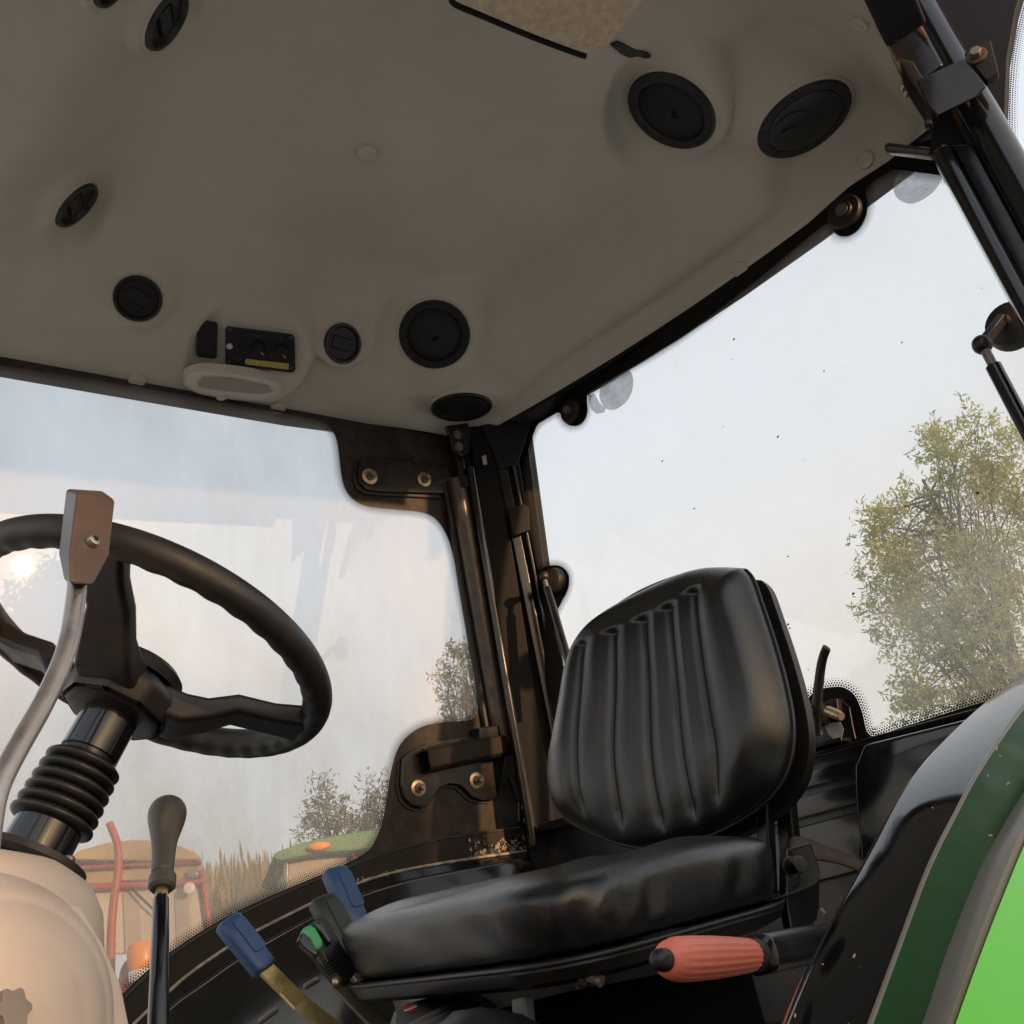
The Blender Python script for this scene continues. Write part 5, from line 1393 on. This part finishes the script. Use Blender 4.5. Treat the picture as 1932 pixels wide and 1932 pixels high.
M['screen_pale'] = mat('screen_pale', (.50, .47, .40), .25, dust=((.36, .31, .24), .5, 3))
M['screen_dim'] = mat('screen_dim', (.34, .31, .26), .3)
# tall dry reeds
rr = random.Random(4); vs, fs = [], []
for k in range(15000):
    u = rr.uniform(330, 760); dist = rr.uniform(10.5, 13.5)
    p = far_pt(u, 1800, dist); p.z = 0
    topv = 1622 - (u - 380) * .045 + rr.gauss(0, 5) + rr.choice((0, 8, 18, 30))
    h = far_pt(u, topv, dist).z * rr.uniform(.82, 1.0)
    lean = V((rr.gauss(0, .22), rr.gauss(0, .22), 0)); w = rr.uniform(.0035, .008)
    a = rr.random() * 6.28; s = V((math.cos(a), math.sin(a), 0)) * w
    q = len(vs); vs += [p - s, p + s, p + lean * .4 + V((0, 0, h * .6)) + s * .8, p + lean * .4 + V((0, 0, h * .6)) - s * .8, p + lean + V((0, 0, h))]
    fs += [(q, q + 1, q + 2, q + 3), (q + 3, q + 2, q + 4)]
    if rr.random() < .25:
        c = p + lean + V((0, 0, h)); q = len(vs)
        vs += [c + V((0, 0, .10)), c + s * 2.2, c - V((0, 0, .12)), c - s * 2.2]; fs.append((q, q + 1, q + 2, q + 3))
ro = obj('reeds', (vs, fs), M['reed']); ro['kind'] = 'stuff'; tag(ro, 'tall dry reeds behind the parked machines', 'reeds')

# red tractor parked outside, seen through the right door
D = 7.6
EX = (far_pt(400, 1700, D) - far_pt(200, 1700, D)); EX.z = 0; EX.normalize()          # to the right in view
EY = UP.cross(EX); 
if EY.dot(far_pt(300, 1700, D) - CAM) < 0: EY = -EY                                    # away from the viewer
RT0 = far_pt(270, 1700, D); RT0.z = 0
rt = thing('red_tractor', 'faded red tractor with tan roof parked outside the right door', 'tractor', RT0)
OUT = Plane(far_pt(270, 1700, D), EY)
def op(u, v, back=0.0): return OUT.at(u, v, back)
def oslab(name, uv, t, m, back=0.0, bev=.02, parent=None): return obj(name, prism([op(u, v, back) for u, v in uv], EY * t), m, parent or rt, bevel=bev)
oslab('roof', [(128, 1622), (150, 1604), (200, 1590), (250, 1584), (300, 1586), (340, 1596), (372, 1610), (378, 1622), (250, 1624)], 1.4, M['roof_tan'], -.1, .04)
oslab('roof_rail', [(118, 1634), (380, 1620), (382, 1628), (118, 1642)], 1.3, M['red_paint'], -.06)
oslab('fascia', [(120, 1642), (382, 1629), (386, 1662), (120, 1676)], 1.2, M['roof_tan'], 0)
oslab('header', [(118, 1668), (388, 1656), (390, 1668), (118, 1682)], 1.2, M['red_paint'], -.05)
oslab('post', [(374, 1640), (384, 1640), (404, 1760), (392, 1760)], .08, M['red_paint'], -.04)
oslab('post', [(120, 1640), (132, 1640), (126, 1800), (112, 1800)], .08, M['red_paint'], -.04)
oslab('windscreen', [(132, 1682), (378, 1668), (392, 1800), (126, 1800)], .03, M['screen_pale'], .02)
for (ua, ub, mm) in ((166, 178, 'pale_wall'), (232, 262, 'screen_dim'), (300, 312, 'pale_wall'), (330, 356, 'screen_dim')):
    oslab('inner_trim', [(ua, 1684), (ub, 1682), (ub + 6, 1800), (ua + 4, 1800)], .01, M[mm], .008, .002)
oslab('hood', [(230, 1810), (330, 1790), (360, 1820), (380, 2060), (180, 2060)], .5, M['red_paint'], -.9, .05)
oslab('louvre', [(226, 1640), (286, 1637), (288, 1660), (226, 1663)], .04, M['roof_tan'], -.05)
oslab('lamp_box', [(352, 1640), (376, 1638), (377, 1656), (353, 1657)], .05, M['dark_glass'], -.06)
ex = catmull([op(206, 1552, -.7), op(214, 1572, -.7), op(222, 1596, -.7), op(223, 1640, -.7), op(216, 1690, -.7), op(210, 1760, -.7), op(208, 1900, -.7)], 5)
obj('exhaust_pipe', tube(ex, lambda t: .022 + .004 * t, 12), M['red_paint'], rt, smooth_=40)
wp = obj('wiper', tube([op(236, 1662, -.03), op(262, 1690, -.05), op(296, 1722, -.04)], .008, 6), M['black_matte'], rt)
q = op(357, 1677, -.06); obj('headlamp', lathe([(.03, 0), (.04, .03), (.036, .04), (0, .045)], q, -EY, 20), M['lens'], rt, smooth_=40)
bc_ = op(269, 1800, -.95)
be = obj('beacon', lathe([(.075, -.09), (.085, -.05), (.085, .03), (.07, .06), (.0, .07)], bc_, UP, 24), M['amber'], rt, smooth_=40)
obj('beacon_base', lathe([(.08, -.14), (.08, -.085)], bc_, UP, 24), M['white_paint'], be)
for s in (-1, 1):
    c = RT0 + EX * (s * .75) + EY * .9 + V((0, 0, .75))
    w_ = obj('wheel', lathe([(.25, -.18), (.68, -.2), (.75, -.12), (.75, .12), (.68, .2), (.25, .18)], c, EX, 32), M['rubber'], rt, smooth_=40)
# green-roofed machine
D2 = 9.0
GM0 = far_pt(650, 1700, D2); GM0.z = 0
gm = thing('green_canopy_machine', 'machine with green canopy and orange marker lamp behind the door border', 'machine', GM0)
OUT2 = Plane(far_pt(640, 1650, D2), EY)
def gs(name, uv, t, m, back=0.0, bev=.03): return obj(name, prism([OUT2.at(u, v, back) for u, v in uv], EY * t), m, gm, bevel=bev)
gs('canopy', [(514, 1618), (520, 1608), (560, 1592), (620, 1578), (720, 1562), (800, 1556), (800, 1590), (700, 1602), (600, 1610), (530, 1624)], 1.3, M['roof_green'], -.1)
gs('cab', [(540, 1618), (800, 1594), (800, 1780), (540, 1780)], 1.0, M['pale_wall'], .05, .02)
gs('post', [(536, 1616), (544, 1615), (540, 1780), (531, 1780)], .06, M['dark_glass'], -.02, .005)
gs('post', [(664, 1600), (671, 1599), (670, 1780), (662, 1780)], .06, M['red_paint'], -.02, .005)
q = OUT2.at(602, 1597, -.13); ml = lathe([(.095, -.02), (.095, .0), (.07, .025), (0, .035)], q, -EY, 24); ml = ([V((p.x, p.y, q.z + (p.z - q.z) * .42)) for p in ml[0]], ml[1]); obj('marker_lamp', ml, M['amber'], gm, smooth_=40)

for o in bpy.data.objects:
    if '_o' in o: del o['_o']
